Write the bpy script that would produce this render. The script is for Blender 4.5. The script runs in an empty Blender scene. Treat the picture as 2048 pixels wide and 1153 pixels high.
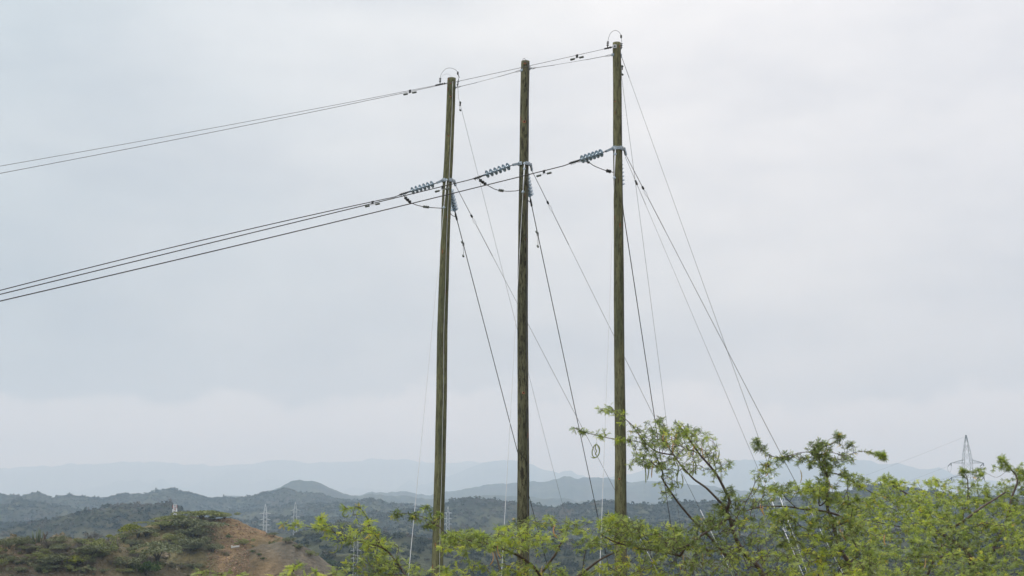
import bpy, math, random
import numpy as np
from mathutils import Vector, Matrix

random.seed(7); RNG = np.random.default_rng(11)
SC = bpy.context.scene
COL = SC.collection
F = 2048 * 50 / 36.0                 # focal length in photograph pixels (50 mm lens)
PITCH = math.atan((1000 - 576.5) / F)
CP, SP = math.cos(PITCH), math.sin(PITCH)

# ------------------------------------------------------------------ survey helpers
def ray(px, py):
    xc = (px - 1024) / F; yu = -(py - 576.5) / F
    return xc, CP - SP * yu, SP + CP * yu
def P(px, py, D):
    x, y, z = ray(px, py)
    return Vector((x * D / y, D, z * D / y))
def on_plane(px, py, base, d):
    """point where the line of sight meets the vertical plane through base (x, y) along d"""
    x, y, z = ray(px, py); k = x / y
    t = (k * base[1] - base[0]) / (d[0] - k * d[1])
    Y = base[1] + t * d[1]
    return Vector((base[0] + t * d[0], Y, z * Y / y)), t

# ------------------------------------------------------------------ noise in numpy
_tab = np.random.default_rng(5).random((257, 257))
def vnoise(x, y):
    xi = np.floor(x).astype(int); yi = np.floor(y).astype(int)
    fx = x - xi; fy = y - yi
    fx = fx * fx * (3 - 2 * fx); fy = fy * fy * (3 - 2 * fy)
    a = _tab[xi & 255, yi & 255]; b = _tab[(xi + 1) & 255, yi & 255]
    c = _tab[xi & 255, (yi + 1) & 255]; d = _tab[(xi + 1) & 255, (yi + 1) & 255]
    return (a * (1 - fx) + b * fx) * (1 - fy) + (c * (1 - fx) + d * fx) * fy - 0.5
def fbm(x, y, s, octv=4):
    r = 0; amp = 1.0
    for o in range(octv):
        r = r + amp * vnoise(x / s + 17.3 * o, y / s - 9.1 * o); s *= 0.5; amp *= 0.5
    return r
def ridged(x, y, s, octv=3):
    r = 0; amp = 1.0
    for o in range(octv):
        r = r + amp * (0.5 - np.abs(vnoise(x / s + 31.7 * o, y / s + 3.3 * o)) * 2); s *= 0.47; amp *= 0.5
    return r

# ------------------------------------------------------------------ objects
def tag(o, label=None, cat=None, group=None, kind=None):
    if label: o["label"] = label
    if cat: o["category"] = cat
    if group: o["group"] = group
    if kind: o["kind"] = kind
    return o
def thing(name, loc, label, cat, group=None, rz=0.0):
    o = bpy.data.objects.new(name, None); COL.objects.link(o)
    o.location = loc; o.rotation_euler = (0, 0, rz); o.empty_display_size = 0.3
    return tag(o, label, cat, group)
def wloc(o):
    v = Vector((0, 0, 0))
    while o is not None:
        v += o.location; o = o.parent
    return v
def np_mesh(name, verts, quads=None, tris=None, mat=None, parent=None, origin=None, attrs=None, smooth=False):
    verts = np.asarray(verts, dtype=np.float32).reshape(-1, 3)
    org = wloc(parent) if parent is not None else Vector(origin or (0, 0, 0))
    verts = verts - np.array(org, dtype=np.float32)
    me = bpy.data.meshes.new(name)
    loops = []; starts = []; n = 0
    nq = 0 if quads is None else len(quads); nt = 0 if tris is None else len(tris)
    me.vertices.add(len(verts)); me.vertices.foreach_set("co", verts.ravel())
    if nq: loops.append(np.asarray(quads, dtype=np.int32).ravel()); starts.append(np.arange(nq) * 4)
    if nt: loops.append(np.asarray(tris, dtype=np.int32).ravel()); starts.append(nq * 4 + np.arange(nt) * 3)
    loops = np.concatenate(loops); starts = np.concatenate(starts).astype(np.int32)
    me.loops.add(len(loops)); me.loops.foreach_set("vertex_index", loops)
    me.polygons.add(nq + nt); me.polygons.foreach_set("loop_start", starts)
    me.update(calc_edges=True)
    if smooth: me.polygons.foreach_set("use_smooth", np.ones(nq + nt, dtype=bool))
    for k, v in (attrs or {}).items():
        v = np.asarray(v, dtype=np.float32)
        if v.ndim == 1:
            a = me.attributes.new(k, 'FLOAT', 'POINT'); a.data.foreach_set("value", v)
        else:
            a = me.attributes.new(k, 'FLOAT_COLOR', 'POINT'); a.data.foreach_set("color", v.ravel())
    if mat: me.materials.append(mat)
    o = bpy.data.objects.new(name, me); COL.objects.link(o)
    if parent is not None: o.parent = parent
    else: o.location = org
    return o

class MB:
    """collects shapes given in world coordinates, links them as one mesh object"""
    def __init__(s): s.v = []; s.f = []
    def add(s, vs, fs):
        n = len(s.v); s.v += [tuple(v) for v in vs]; s.f += [tuple(n + i for i in f) for f in fs]; return s
    def tube(s, pts, r, sides=8, cap=True):
        pts = [Vector(p) for p in pts]; rr = r if isinstance(r, (list, tuple)) else [r] * len(pts)
        t0 = (pts[1] - pts[0]).normalized()
        u = t0.orthogonal().normalized(); vs = []; n = len(pts)
        for i, p in enumerate(pts):
            t = ((pts[min(i + 1, n - 1)] - pts[max(i - 1, 0)])).normalized()
            u = (u - t * u.dot(t)).normalized(); w = t.cross(u)
            for k in range(sides):
                a = 2 * math.pi * k / sides
                vs.append(p + (u * math.cos(a) + w * math.sin(a)) * rr[i])
        fs = [(i * sides + k, i * sides + (k + 1) % sides, (i + 1) * sides + (k + 1) % sides, (i + 1) * sides + k)
              for i in range(n - 1) for k in range(sides)]
        if cap: fs += [tuple(range(sides))[::-1], tuple((n - 1) * sides + k for k in range(sides))]
        return s.add(vs, fs)
    def lathe(s, a, d, prof, sides=20):
        """profile of (distance along d, radius) from point a"""
        a = Vector(a); d = Vector(d).normalized(); u = d.orthogonal().normalized(); w = d.cross(u); vs = []
        for (t, r) in prof:
            for k in range(sides):
                g = 2 * math.pi * k / sides
                vs.append(a + d * t + (u * math.cos(g) + w * math.sin(g)) * max(r, 1e-4))
        n = len(prof)
        fs = [(i * sides + k, i * sides + (k + 1) % sides, (i + 1) * sides + (k + 1) % sides, (i + 1) * sides + k)
              for i in range(n - 1) for k in range(sides)]
        fs += [tuple(range(sides))[::-1], tuple((n - 1) * sides + k for k in range(sides))]
        return s.add(vs, fs)
    def box(s, c, ax, ay, az, hx, hy, hz):
        c = Vector(c); ax = Vector(ax).normalized() * hx; ay = Vector(ay).normalized() * hy; az = Vector(az).normalized() * hz
        vs = [c + ax * i + ay * j + az * k for i in (-1, 1) for j in (-1, 1) for k in (-1, 1)]
        return s.add(vs, [(0, 1, 3, 2), (4, 6, 7, 5), (0, 4, 5, 1), (2, 3, 7, 6), (0, 2, 6, 4), (1, 5, 7, 3)])
    def bar(s, a, b, w, h, up=(0, 0, 1)):
        a = Vector(a); b = Vector(b); d = (b - a); L = d.length; d.normalize()
        y = Vector(up).cross(d)
        if y.length < 1e-4: y = Vector((1, 0, 0))
        y.normalize(); z = d.cross(y)
        return s.box((a + b) / 2, d, y, z, L / 2, w / 2, h / 2)
    def build(s, name, mat, parent=None, smooth=False, origin=None, bevel=0):
        org = wloc(parent) if parent is not None else Vector(origin if origin is not None else s.v[0])
        me = bpy.data.meshes.new(name)
        me.from_pydata([tuple(Vector(v) - org) for v in s.v], [], s.f); me.update()
        if smooth: me.polygons.foreach_set("use_smooth", [True] * len(me.polygons))
        me.materials.append(mat)
        o = bpy.data.objects.new(name, me); COL.objects.link(o)
        if parent is not None: o.parent = parent
        else: o.location = org
        return o

# ------------------------------------------------------------------ materials
class NT:
    def __init__(s, name, world=False):
        if world: s.m = bpy.data.worlds.new(name); s.m.use_nodes = True
        else: s.m = bpy.data.materials.new(name); s.m.use_nodes = True
        s.t = s.m.node_tree; s.t.nodes.clear()
    def n(s, typ, **kw):
        nd = s.t.nodes.new(typ)
        for k, v in kw.items():
            if k.startswith('i_'): nd.inputs[k[2:].replace('_', ' ')].default_value = v
            else: setattr(nd, k, v)
        return nd
    def l(s, a, b): s.t.links.new(a, b)
    def math(s, op, a, b=None, clamp=False):
        nd = s.n('ShaderNodeMath', operation=op); nd.use_clamp = clamp
        for i, v in enumerate((a, b)):
            if v is None: continue
            if isinstance(v, (int, float)): nd.inputs[i].default_value = v
            else: s.l(v, nd.inputs[i])
        return nd.outputs[0]
    def ramp(s, fac, stops, interp='LINEAR'):
        nd = s.n('ShaderNodeValToRGB'); cr = nd.color_ramp; cr.interpolation = interp
        while len(cr.elements) > 1: cr.elements.remove(cr.elements[-1])
        cr.elements[0].position = stops[0][0]; cr.elements[0].color = (*stops[0][1], 1)
        for p, c in stops[1:]:
            e = cr.elements.new(p); e.color = (*c, 1)
        s.l(fac, nd.inputs[0]); return nd.outputs[0]
    def mix(s, fac, a, b, blend='MIX'):
        nd = s.n('ShaderNodeMix', data_type='RGBA', blend_type=blend)
        for i, v in ((0, fac), (6, a), (7, b)):
            if isinstance(v, (int, float)): nd.inputs[i].default_value = v
            elif isinstance(v, tuple): nd.inputs[i].default_value = (*v, 1)
            else: s.l(v, nd.inputs[i])
        return nd.outputs[2]
    def noise(s, vec, scale, detail=4, rough=0.6):
        nd = s.n('ShaderNodeTexNoise'); nd.inputs['Scale'].default_value = scale
        nd.inputs['Detail'].default_value = detail; nd.inputs['Roughness'].default_value = rough
        if vec is not None: s.l(vec, nd.inputs['Vector'])
        return nd.outputs['Fac']
    def mapping(s, vec, scale=(1, 1, 1), loc=(0, 0, 0), rot=(0, 0, 0)):
        nd = s.n('ShaderNodeMapping'); nd.inputs['Scale'].default_value = scale
        nd.inputs['Location'].default_value = loc; nd.inputs['Rotation'].default_value = rot
        s.l(vec, nd.inputs['Vector']); return nd.outputs[0]
    def bsdf(s, col, rough=0.8, metal=0.0, spec=0.5, bump=None, bstr=0.3, bdist=0.02, coat=0):
        b = s.n('ShaderNodeBsdfPrincipled'); b.inputs['Roughness'].default_value = rough
        b.inputs['Metallic'].default_value = metal; b.inputs['Specular IOR Level'].default_value = spec
        b.inputs['Coat Weight'].default_value = coat
        if isinstance(col, tuple): b.inputs['Base Color'].default_value = (*col, 1)
        else: s.l(col, b.inputs['Base Color'])
        if bump is not None:
            bn = s.n('ShaderNodeBump'); bn.inputs['Strength'].default_value = bstr; bn.inputs['Distance'].default_value = bdist
            s.l(bump, bn.inputs['Height']); s.l(bn.outputs[0], b.inputs['Normal'])
        return b
    def out(s, sh, vol=None):
        o = s.n('ShaderNodeOutputMaterial')
        if sh is not None: s.l(sh, o.inputs['Surface'])
        if vol is not None: s.l(vol, o.inputs['Volume'])
        return s.m

def simple(name, col, rough=0.6, metal=0.0, var=0.25, scale=12, spec=0.5, coat=0):
    m = NT(name); tc = m.n('ShaderNodeTexCoord')
    nz = m.noise(tc.outputs['Object'], scale, 5)
    dark = tuple(c * (1 - var) for c in col); lite = tuple(min(1, c * (1 + var)) for c in col)
    c = m.ramp(nz, [(0.3, dark), (0.7, lite)])
    return m.out(m.bsdf(c, rough, metal, spec, coat=coat).outputs[0])

def wood(name, base, dark, green, streak=1.0):
    m = NT(name); tc = m.n('ShaderNodeTexCoord'); ob = tc.outputs['Object']
    grain = m.noise(m.mapping(ob, (22, 22, 2.2)), 1.0, 8, 0.75)
    patch = m.noise(m.mapping(ob, (5, 5, 0.55)), 1.0, 4, 0.6)
    flake = m.noise(m.mapping(ob, (13, 13, 3.2)), 1.0, 6, 0.78)
    fine = m.noise(m.mapping(ob, (70, 70, 9.0)), 1.0, 3, 0.7)
    c = m.ramp(grain, [(0.30, dark), (0.46, base), (0.60, tuple(x * 1.5 for x in base)), (0.74, tuple(x * 2.2 for x in base))])
    c = m.mix(m.math('MULTIPLY', m.ramp(patch, [(0.42, (0, 0, 0)), (0.62, (1, 1, 1))]), 0.65), c, green)
    c = m.mix(m.math('MULTIPLY', m.ramp(flake, [(0.50 - 0.02 * streak, (0, 0, 0)), (0.62 - 0.04 * streak, (1, 1, 1))]), 0.55 + 0.3 * streak), c, dark)
    kn = m.n('ShaderNodeTexVoronoi', feature='F1'); kn.inputs['Scale'].default_value = 1.0
    m.l(m.mapping(ob, (4.2, 4.2, 1.35)), kn.inputs['Vector'])
    kd = m.math('ADD', kn.outputs['Distance'], m.math('MULTIPLY', m.math('SUBTRACT', fine, 0.5), 0.22))
    kmask = m.ramp(kd, [(0.09, (1, 1, 1)), (0.15, (0, 0, 0))])
    kcol = m.mix(m.ramp(fine, [(0.48, (0, 0, 0)), (0.52, (1, 1, 1))]), (0.035, 0.018, 0.012), (0.26, 0.10, 0.045))
    c = m.mix(m.math('MULTIPLY', kmask, 0.85), c, kcol)
    bmp = m.math('ADD', grain, m.math('MULTIPLY', flake, 0.7))
    return m.out(m.bsdf(c, 0.88, 0, 0.25, bmp, 0.8, 0.012).outputs[0])

M = {}
M['pole1'] = wood('weathered_pole_wood', (0.120, 0.122, 0.062), (0.030, 0.026, 0.015), (0.050, 0.062, 0.036), 0.25)
M['pole2'] = wood('blotched_pole_wood', (0.110, 0.108, 0.062), (0.012, 0.010, 0.007), (0.040, 0.046, 0.028), 1.0)
M['pole3'] = wood('mossy_pole_wood', (0.124, 0.122, 0.064), (0.030, 0.025, 0.015), (0.046, 0.060, 0.036), 0.35)
M['steel'] = simple('galvanised_steel', (0.30, 0.36, 0.41), 0.5, 0.35, 0.3, 20)
M['bright'] = simple('bright_galvanised_wire', (0.50, 0.52, 0.54), 0.45, 0.3, 0.1, 8)
M['rod'] = simple('pale_fibreglass_rod', (0.62, 0.64, 0.68), 0.35, 0.0, 0.08, 8)
M['porcelain'] = simple('grey_glazed_porcelain', (0.25, 0.33, 0.40), 0.14, 0.0, 0.10, 9, 0.6, 0.3)
M['cap'] = simple('dull_blue_grey_iron', (0.10, 0.14, 0.18), 0.5, 0.5, 0.25, 20)
M['conductor'] = simple('dull_brown_conductor', (0.030, 0.026, 0.024), 0.55, 0.2, 0.2, 3)
M['thin'] = simple('grey_stranded_wire', (0.10, 0.10, 0.105), 0.5, 0.3, 0.15, 3)
M['iron'] = simple('dark_cast_iron', (0.045, 0.048, 0.045), 0.55, 0.4, 0.3, 20)
M['weight'] = simple('grey_green_cast_weight', (0.11, 0.125, 0.11), 0.6, 0.2, 0.3, 20)
M['knot'] = simple('orange_knot_wood', (0.30, 0.115, 0.055), 0.8, 0, 0.5, 60)
M['hole'] = simple('dark_hole', (0.01, 0.009, 0.008), 0.9)
M['pylon'] = simple('pale_lattice_steel', (0.46, 0.49, 0.51), 0.6, 0.1, 0.1, 0.5)
M['pylon_dark'] = simple('grey_lattice_steel', (0.09, 0.13, 0.15), 0.6, 0.1, 0.15, 0.5)
M['glass_ins'] = simple('dark_glass_insulator', (0.02, 0.05, 0.055), 0.3)
M['concrete'] = simple('pale_concrete', (0.55, 0.56, 0.55), 0.8)
M['redpaint'] = simple('faded_red_paint', (0.32, 0.12, 0.10), 0.7)
M['whitepaint'] = simple('white_paint', (0.7, 0.7, 0.7), 0.6)

def leafmat(name, stops, trans=0.35, rough=0.55):
    m = NT(name); at = m.n('ShaderNodeAttribute', attribute_name='tint')
    c = m.ramp(at.outputs['Fac'], stops)
    b = m.bsdf(c, rough, 0, 0.3)
    tr = m.n('ShaderNodeBsdfTranslucent')
    c2 = m.mix(1.0, c, (1.0, 1.15, 0.55), 'MULTIPLY'); m.l(c2, tr.inputs['Color'])
    mx = m.n('ShaderNodeMixShader'); mx.inputs[0].default_value = trans
    m.l(b.outputs[0], mx.inputs[1]); m.l(tr.outputs[0], mx.inputs[2])
    return m.out(mx.outputs[0])
M['leaf'] = leafmat('mesquite_leaves', [(0.0, (0.075, 0.100, 0.030)), (0.3, (0.205, 0.260, 0.100)), (0.6, (0.365, 0.425, 0.130)),
                                      (0.82, (0.52, 0.58, 0.075)), (0.93, (0.60, 0.54, 0.06)), (1.0, (0.62, 0.38, 0.08))], 0.42)
M['bark'] = simple('mesquite_bark', (0.085, 0.065, 0.052), 0.9, 0, 0.5, 30)
M['pod'] = leafmat('green_seed_pods', [(0, (0.13, 0.19, 0.05)), (0.5, (0.24, 0.27, 0.08)), (0.8, (0.45, 0.33, 0.16)), (1, (0.55, 0.30, 0.13))], 0.1)
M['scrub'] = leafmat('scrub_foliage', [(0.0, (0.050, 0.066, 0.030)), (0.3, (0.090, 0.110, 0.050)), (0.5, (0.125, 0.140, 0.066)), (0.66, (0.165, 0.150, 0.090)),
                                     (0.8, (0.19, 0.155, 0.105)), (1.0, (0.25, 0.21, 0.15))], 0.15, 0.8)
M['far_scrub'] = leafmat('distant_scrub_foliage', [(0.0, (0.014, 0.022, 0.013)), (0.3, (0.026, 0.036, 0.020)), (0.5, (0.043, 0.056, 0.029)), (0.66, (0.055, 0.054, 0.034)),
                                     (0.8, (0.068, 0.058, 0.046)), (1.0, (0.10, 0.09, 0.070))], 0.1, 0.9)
M['crown_a'] = leafmat('thorn_tree_foliage', [(0.0, (0.085, 0.100, 0.032)), (0.5, (0.175, 0.195, 0.070)), (1.0, (0.29, 0.30, 0.11))], 0.2, 0.8)
M['crown_b'] = leafmat('dull_shrub_foliage', [(0.0, (0.065, 0.078, 0.042)), (0.5, (0.130, 0.145, 0.078)), (1.0, (0.23, 0.24, 0.13))], 0.15, 0.8)
M['crown_c'] = leafmat('yellow_green_foliage', [(0.0, (0.09, 0.12, 0.015)), (0.5, (0.19, 0.21, 0.022)), (1.0, (0.33, 0.31, 0.03))], 0.2, 0.8)
M['crown_d'] = leafmat('dark_green_foliage', [(0.0, (0.018, 0.038, 0.010)), (0.5, (0.040, 0.075, 0.016)), (1.0, (0.10, 0.13, 0.02))], 0.2, 0.8)
M['crown_e'] = leafmat('grey_bare_twigs', [(0.0, (0.055, 0.048, 0.040)), (0.5, (0.095, 0.085, 0.072)), (1.0, (0.15, 0.14, 0.115))], 0.0, 0.9)
M['cactus'] = simple('grey_green_cactus', (0.10, 0.13, 0.08), 0.8, 0, 0.3, 2)

# ------------------------------------------------------------------ terrain
RIDGES = [  # distance, front slope, back slope, rounding, cover, crest line in (px, py)
 (17000, .13, .2, 700, 3, [(-900, 935), (-300, 950), (0, 936), (150, 928), (270, 923), (330, 928), (460, 930), (500, 925), (545, 921), (580, 924), (620, 929), (660, 924), (700, 921), (770, 920), (860, 925), (940, 922), (1000, 935), (1200, 960), (1500, 960), (1900, 975), (2500, 960), (3200, 930)]),
 (13500, .15, .2, 300, 3, [(-900, 990), (0, 1000), (700, 1000), (800, 982), (860, 964), (910, 944), (960, 928), (1010, 919), (1040, 922), (1080, 934), (1118, 946), (1145, 941), (1175, 953), (1200, 955), (1240, 950), (1300, 938), (1340, 930), (1380, 945), (1440, 930), (1475, 921), (1560, 918), (1640, 914), (1700, 919), (1745, 922), (1760, 929), (1800, 926), (1850, 940), (1882, 936), (1920, 950), (1980, 962), (2048, 970), (2500, 960), (3200, 950)]),
 (5600, .18, .25, 160, 2, [(-900, 985), (0, 993), (300, 992), (700, 990), (790, 985), (860, 990), (880, 982), (940, 976), (1000, 968), (1060, 964), (1100, 961), (1130, 955), (1175, 954), (1215, 956), (1260, 963), (1300, 962), (1360, 966), (1440, 976), (1500, 984), (1600, 985), (1750, 980), (1900, 985), (2048, 980), (3200, 975)]),
 (4100, .2, .25, 100, 2, [(-900, 1010), (400, 1012), (480, 1000), (510, 991), (535, 982), (560, 977), (580, 966), (600, 962), (625, 964), (650, 972), (680, 983), (710, 990), (760, 991), (830, 996), (880, 996), (940, 993), (1010, 991), (1100, 996), (1200, 1003), (1500, 1010), (3200, 1010)]),
 (2700, .22, .25, 60, 1, [(-900, 975), (-400, 990), (-60, 990), (0, 988), (35, 993), (75, 986), (100, 994), (150, 992), (205, 997), (240, 990), (300, 988), (345, 980), (380, 986), (410, 995), (440, 993), (470, 996), (500, 990), (540, 985), (575, 979), (595, 988), (640, 990), (660, 996), (720, 1000), (760, 1008), (840, 1012), (1000, 1020), (1500, 1022), (2048, 1010), (3200, 990)]),
 (2150, .22, .25, 60, 1, [(-900, 1000), (-100, 1010), (0, 1012), (40, 1001), (80, 1006), (130, 1014), (180, 1024), (420, 1028), (500, 1020), (600, 1012), (700, 1005), (760, 1003), (800, 1012), (900, 1020), (1200, 1030), (1500, 1030), (3200, 1020)]),
 (1650, .24, .25, 45, 1, [(-900, 1035), (300, 1050), (500, 1040), (700, 1035), (790, 1026), (850, 1019), (880, 1012), (900, 1003), (925, 996), (960, 999), (1010, 1003), (1060, 1010), (1110, 1016), (1150, 1008), (1200, 1003), (1250, 1006), (1300, 1013), (1380, 1005), (1430, 1007), (1470, 1003), (1540, 1003), (1600, 995), (1680, 985), (1720, 974), (1780, 969), (1830, 979), (1900, 990), (2048, 1000), (2500, 985), (3200, 990)]),
 (1250, .24, .25, 35, 1, [(-900, 1040), (-200, 1075), (0, 1062), (60, 1048), (130, 1034), (200, 1017), (255, 1008), (300, 1010), (345, 1014), (380, 1024), (430, 1040), (520, 1062), (650, 1075), (850, 1052), (950, 1058), (1050, 1048), (1130, 1040), (1220, 1050), (1400, 1045), (1600, 1040), (2048, 1030), (3200, 1020)]),
 (760, .22, .3, 22, 1, [(-900, 1080), (0, 1120), (500, 1110), (560, 1092), (610, 1068), (650, 1052), (690, 1048), (730, 1058), (790, 1072), (860, 1080), (1000, 1095), (1150, 1085), (1300, 1090), (1600, 1075), (2048, 1050), (3200, 1040)]),
 (520, .35, .35, 14, 1, [(-900, 1100), (0, 1200), (560, 1200), (600, 1140), (650, 1112), (700, 1105), (770, 1120), (850, 1150), (950, 1170), (1500, 1160), (2048, 1090), (3200, 1080)]),
 (310, .52, .5, 7, 0, [(-900, 1120), (100, 1140), (190, 1096), (230, 1076), (262, 1064), (300, 1052), (335, 1042), (365, 1035), (410, 1034), (450, 1034), (475, 1038), (500, 1048), (520, 1058), (545, 1069), (580, 1084), (620, 1108), (680, 1150), (740, 1210), (900, 1400), (3200, 1400)]),
 (272, .62, .5, 4, 4, [(-900, 1500), (400, 1260), (440, 1165), (465, 1115), (490, 1098), (520, 1090), (560, 1086), (592, 1087), (620, 1100), (650, 1120), (690, 1148), (740, 1190), (900, 1400), (3200, 1500)]),
 (235, .45, .45, 8, 5, [(-900, 1040), (-300, 1070), (0, 1083), (40, 1080), (75, 1077), (120, 1080), (165, 1076), (200, 1082), (240, 1090), (290, 1108), (350, 1135), (420, 1175), (600, 1400), (3200, 1500)]),
]
BASE_R = [0, 8, 14, 46, 60, 90, 140, 250, 600, 1200, 3000, 6000, 16000]
BASE_Z = [-1.7, -1.9, -3.2, -4.6, -6.5, -20, -42, -58, -75, -90, -95, -100, -100]
def terrain(th, R, want_cover=False):
    """height of the land at azimuth th (from +Y towards +X) and distance R"""
    th = np.asarray(th, float); R = np.asarray(R, float)
    x = R * np.sin(th); y = R * np.cos(th)
    thc = np.clip(th, -1.02, 1.02); k = np.tan(thc); px = 1024 + k * F * 1.0111
    cz = np.maximum(np.cos(thc), 0.5)
    z = np.interp(R, BASE_R, BASE_Z) + fbm(x, y, 60, 4) * np.interp(R, [0, 20, 80, 400, 3000], [0.1, 0.4, 3, 9, 20])
    best = z.copy(); cov = np.full(z.shape, 0.0 if True else 0); cov[:] = np.where(R > 330, 1, 0)
    for (D, sf, sb, w, c, pts) in RIDGES:
        pp = np.array(pts, float)
        py = np.interp(px, pp[:, 0], pp[:, 1])
        yu = -(py - 576.5) / F
        zc = (SP + CP * yu) / (CP - SP * yu) * D * cz
        wob = fbm(x, y, D * 0.22, 3) * D * 0.05
        d = R - D - wob * 0
        crest_n = fbm(th * D, th * 0 + D, D * 0.012, 4) * D * 0.0022 + (fbm(th * D, th * 0 + D * 2, D * 0.0035, 2) * D * 0.0011 if D > 3000 else 0)
        s = np.where(d < 0, sf, sb)
        body = np.maximum(0, np.sqrt(d * d + w * w) - w)
        amp = np.clip(body * s * 0.8, 0, D * 0.03)
        rel = (ridged(x, y, D * 0.11, 4) - 0.62) * amp * 1.5 if c != 4 else 0
        h = zc + crest_n - s * body + rel
        if c in (0, 5): h = h + fbm(x, y, 9, 4) * 0.9
        m = h > best
        best = np.where(m, h, best); cov = np.where(m, c, cov)
    # flat terrace for the poles and the viewer's bank
    if want_cover: return best, cov
    return best

def build_terrain():
    fine = np.radians(np.arange(-27, 27.01, 0.075)); coarse = np.radians(np.concatenate([np.arange(-180, -27, 3.0), np.arange(30, 180, 3.0)]))
    th = np.sort(np.concatenate([fine, coarse]))
    R = [1.5]
    while R[-1] < 19500:
        r = R[-1]; step = 0.016 * r
        if 170 < r < 340: step = 1.1
        elif 340 < r < 900: step = 0.008 * r
        elif 900 < r < 3000: step = 0.0065 * r
        elif 3000 < r < 6000: step = 0.009 * r
        R.append(r + max(step, 0.3))
    R = np.array(R)
    TH, RR = np.meshgrid(th, R)
    Z, C = terrain(TH.ravel(), RR.ravel(), True)
    V = np.stack([(RR * np.sin(TH)).ravel(), (RR * np.cos(TH)).ravel(), Z], 1)
    nth = len(th); nr = len(R)
    i = np.arange(nr - 1)[:, None]; j = np.arange(nth)[None, :]; j2 = (j + 1) % nth
    Q = np.stack([i * nth + j, i * nth + j2, (i + 1) * nth + j2, (i + 1) * nth + j], -1).reshape(-1, 4)[:, ::-1]
    # centre fan
    V = np.vstack([V, [[0, 0, -1.7]]]); c = len(V) - 1
    T = np.stack([np.full(nth, c), (np.arange(nth) + 1) % nth, np.arange(nth)], 1)
    # soil colours: 0/5 red-brown, 4 grey spoil, 1.. scrub ground
    x = V[:, 0]; y = V[:, 1]
    n1 = fbm(x, y, 14, 4); n2 = fbm(x + 91, y, 3.5, 3); n3 = fbm(x, y + 300, 130, 4)
    C = np.append(C, 0); col = np.zeros((len(V), 4)); col[:, 3] = 1
    red = np.array([.200, .138, .080]); brown = np.array([.135, .095, .068]); grey = np.array([.155, .132, .108]); gveg = np.array([.042, .046, .027]); bare = np.array([.105, .085, .066]); dark = np.array([.030, .034, .022])
    t = np.clip(.5 + n1 * 1.3 + n2 * .5, 0, 1)[:, None]
    c0 = red * t + brown * (1 - t)
    v = np.clip(.25 - n1 * 1.6 + n2 * .8, 0, .75)[:, None]
    c0 = c0 * (1 - v) + np.array([.105, .105, .055]) * v
    pxs = 1024 + np.clip(x / np.maximum(y, 1), -2, 2) * F * 1.011
    c0 = np.where(pxs[:, None] < 440, c0 * .35 + np.array([.098, .096, .052]) * .65 * (.6 + .8 * t), c0)
    redslope = np.clip((pxs - 425) / 30, 0, 1)[:, None] * np.clip((560 - pxs) / 60, 0, 1)[:, None]
    gul = 1 + .55 * fbm(x + y * .35, y * .12, 3.2, 4)[:, None]
    c0 = c0 * (1 - redslope * .9) + (red * 1.05 * (.78 + .3 * t)) * gul * redslope * .9
    c5 = brown * 1.0 * t + np.array([.068, .058, .045]) * (1 - t)
    v5 = np.clip(.3 + n1, 0, .7)[:, None]; c5 = c5 * (1 - v5) + np.array([.075, .082, .045]) * v5
    side = np.clip((pxs - 490) / 130 + n1 * .9, 0, 1)[:, None]
    st = fbm(x, y * 0.02 + 50, 2.2, 3)[:, None]
    c4 = (red * 1.0 * (.78 + .3 * t) * (1 - side) + grey * side) * (1 + st * .45)
    c1 = gveg * (.5 + t) * (1 - 0) ; b = np.clip(n3 * 2.2 - .25, 0, .8)[:, None]; c1 = c1 * (1 - b) + bare * b * .5
    c1 = np.where(t < .4, dark * .5 + c1 * .5, c1)
    for k, cc in ((0, c0), (5, c5), (4, c4), (1, c1), (2, c1), (3, c1)):
        mk = C == k; col[mk, :3] = cc[mk]
    m = NT('hill_ground'); at = m.n('ShaderNodeAttribute', attribute_name='soil'); geo = m.n('ShaderNodeNewGeometry')
    pos = geo.outputs['Position']
    n_f = m.noise(m.mapping(pos, (1, 1, 1)), 0.9, 6, 0.7)
    n_m = m.noise(pos, 0.05, 6, 0.7)
    n_b = m.noise(pos, 0.012, 8, 0.75)
    c = m.mix(1.0, at.outputs['Color'], m.ramp(n_f, [(0.3, (.62, .60, .58)), (0.5, (1, 1, 1)), (0.7, (1.3, 1.25, 1.2))]), 'MULTIPLY')
    c = m.mix(1.0, c, m.ramp(n_m, [(0.35, (.72, .74, .72)), (0.65, (1.22, 1.2, 1.15))]), 'MULTIPLY')
    c = m.mix(1.0, c, m.ramp(n_b, [(0.38, (.65, .7, .7)), (0.62, (1.3, 1.25, 1.15))]), 'MULTIPLY')
    hb = m.math('ADD', m.math('MULTIPLY', n_f, 0.35), m.math('MULTIPLY', n_b, 14))
    mat = m.out(m.bsdf(c, 0.95, 0, 0.1, hb, 0.6, 1.0).outputs[0])
    o = np_mesh('terrain', V, Q, T, mat, attrs={'soil': col}, smooth=True)
    tag(o, 'rolling brown and scrub covered hills reaching the misty horizon', kind='structure')
build_terrain()

def gz(x, y):
    return float(terrain(np.array([math.atan2(x, y)]), np.array([math.hypot(x, y)]))[0])
def hit(px, py, r0=180, r1=3400, n=2600):
    """where the line of sight first meets the land"""
    x, y, z = ray(px, py); th = math.atan2(x, y); k = math.hypot(x, y)
    R = np.linspace(r0, r1, n) if r1 < 1000 else np.geomspace(r0, r1, n)
    Z = terrain(np.full(n, th), R); zr = z / k * R
    idx = np.nonzero(Z >= zr)[0]
    if len(idx) == 0: return None
    i = idx[0]; return Vector((R[i] * math.sin(th), R[i] * math.cos(th), float(Z[i])))

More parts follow.
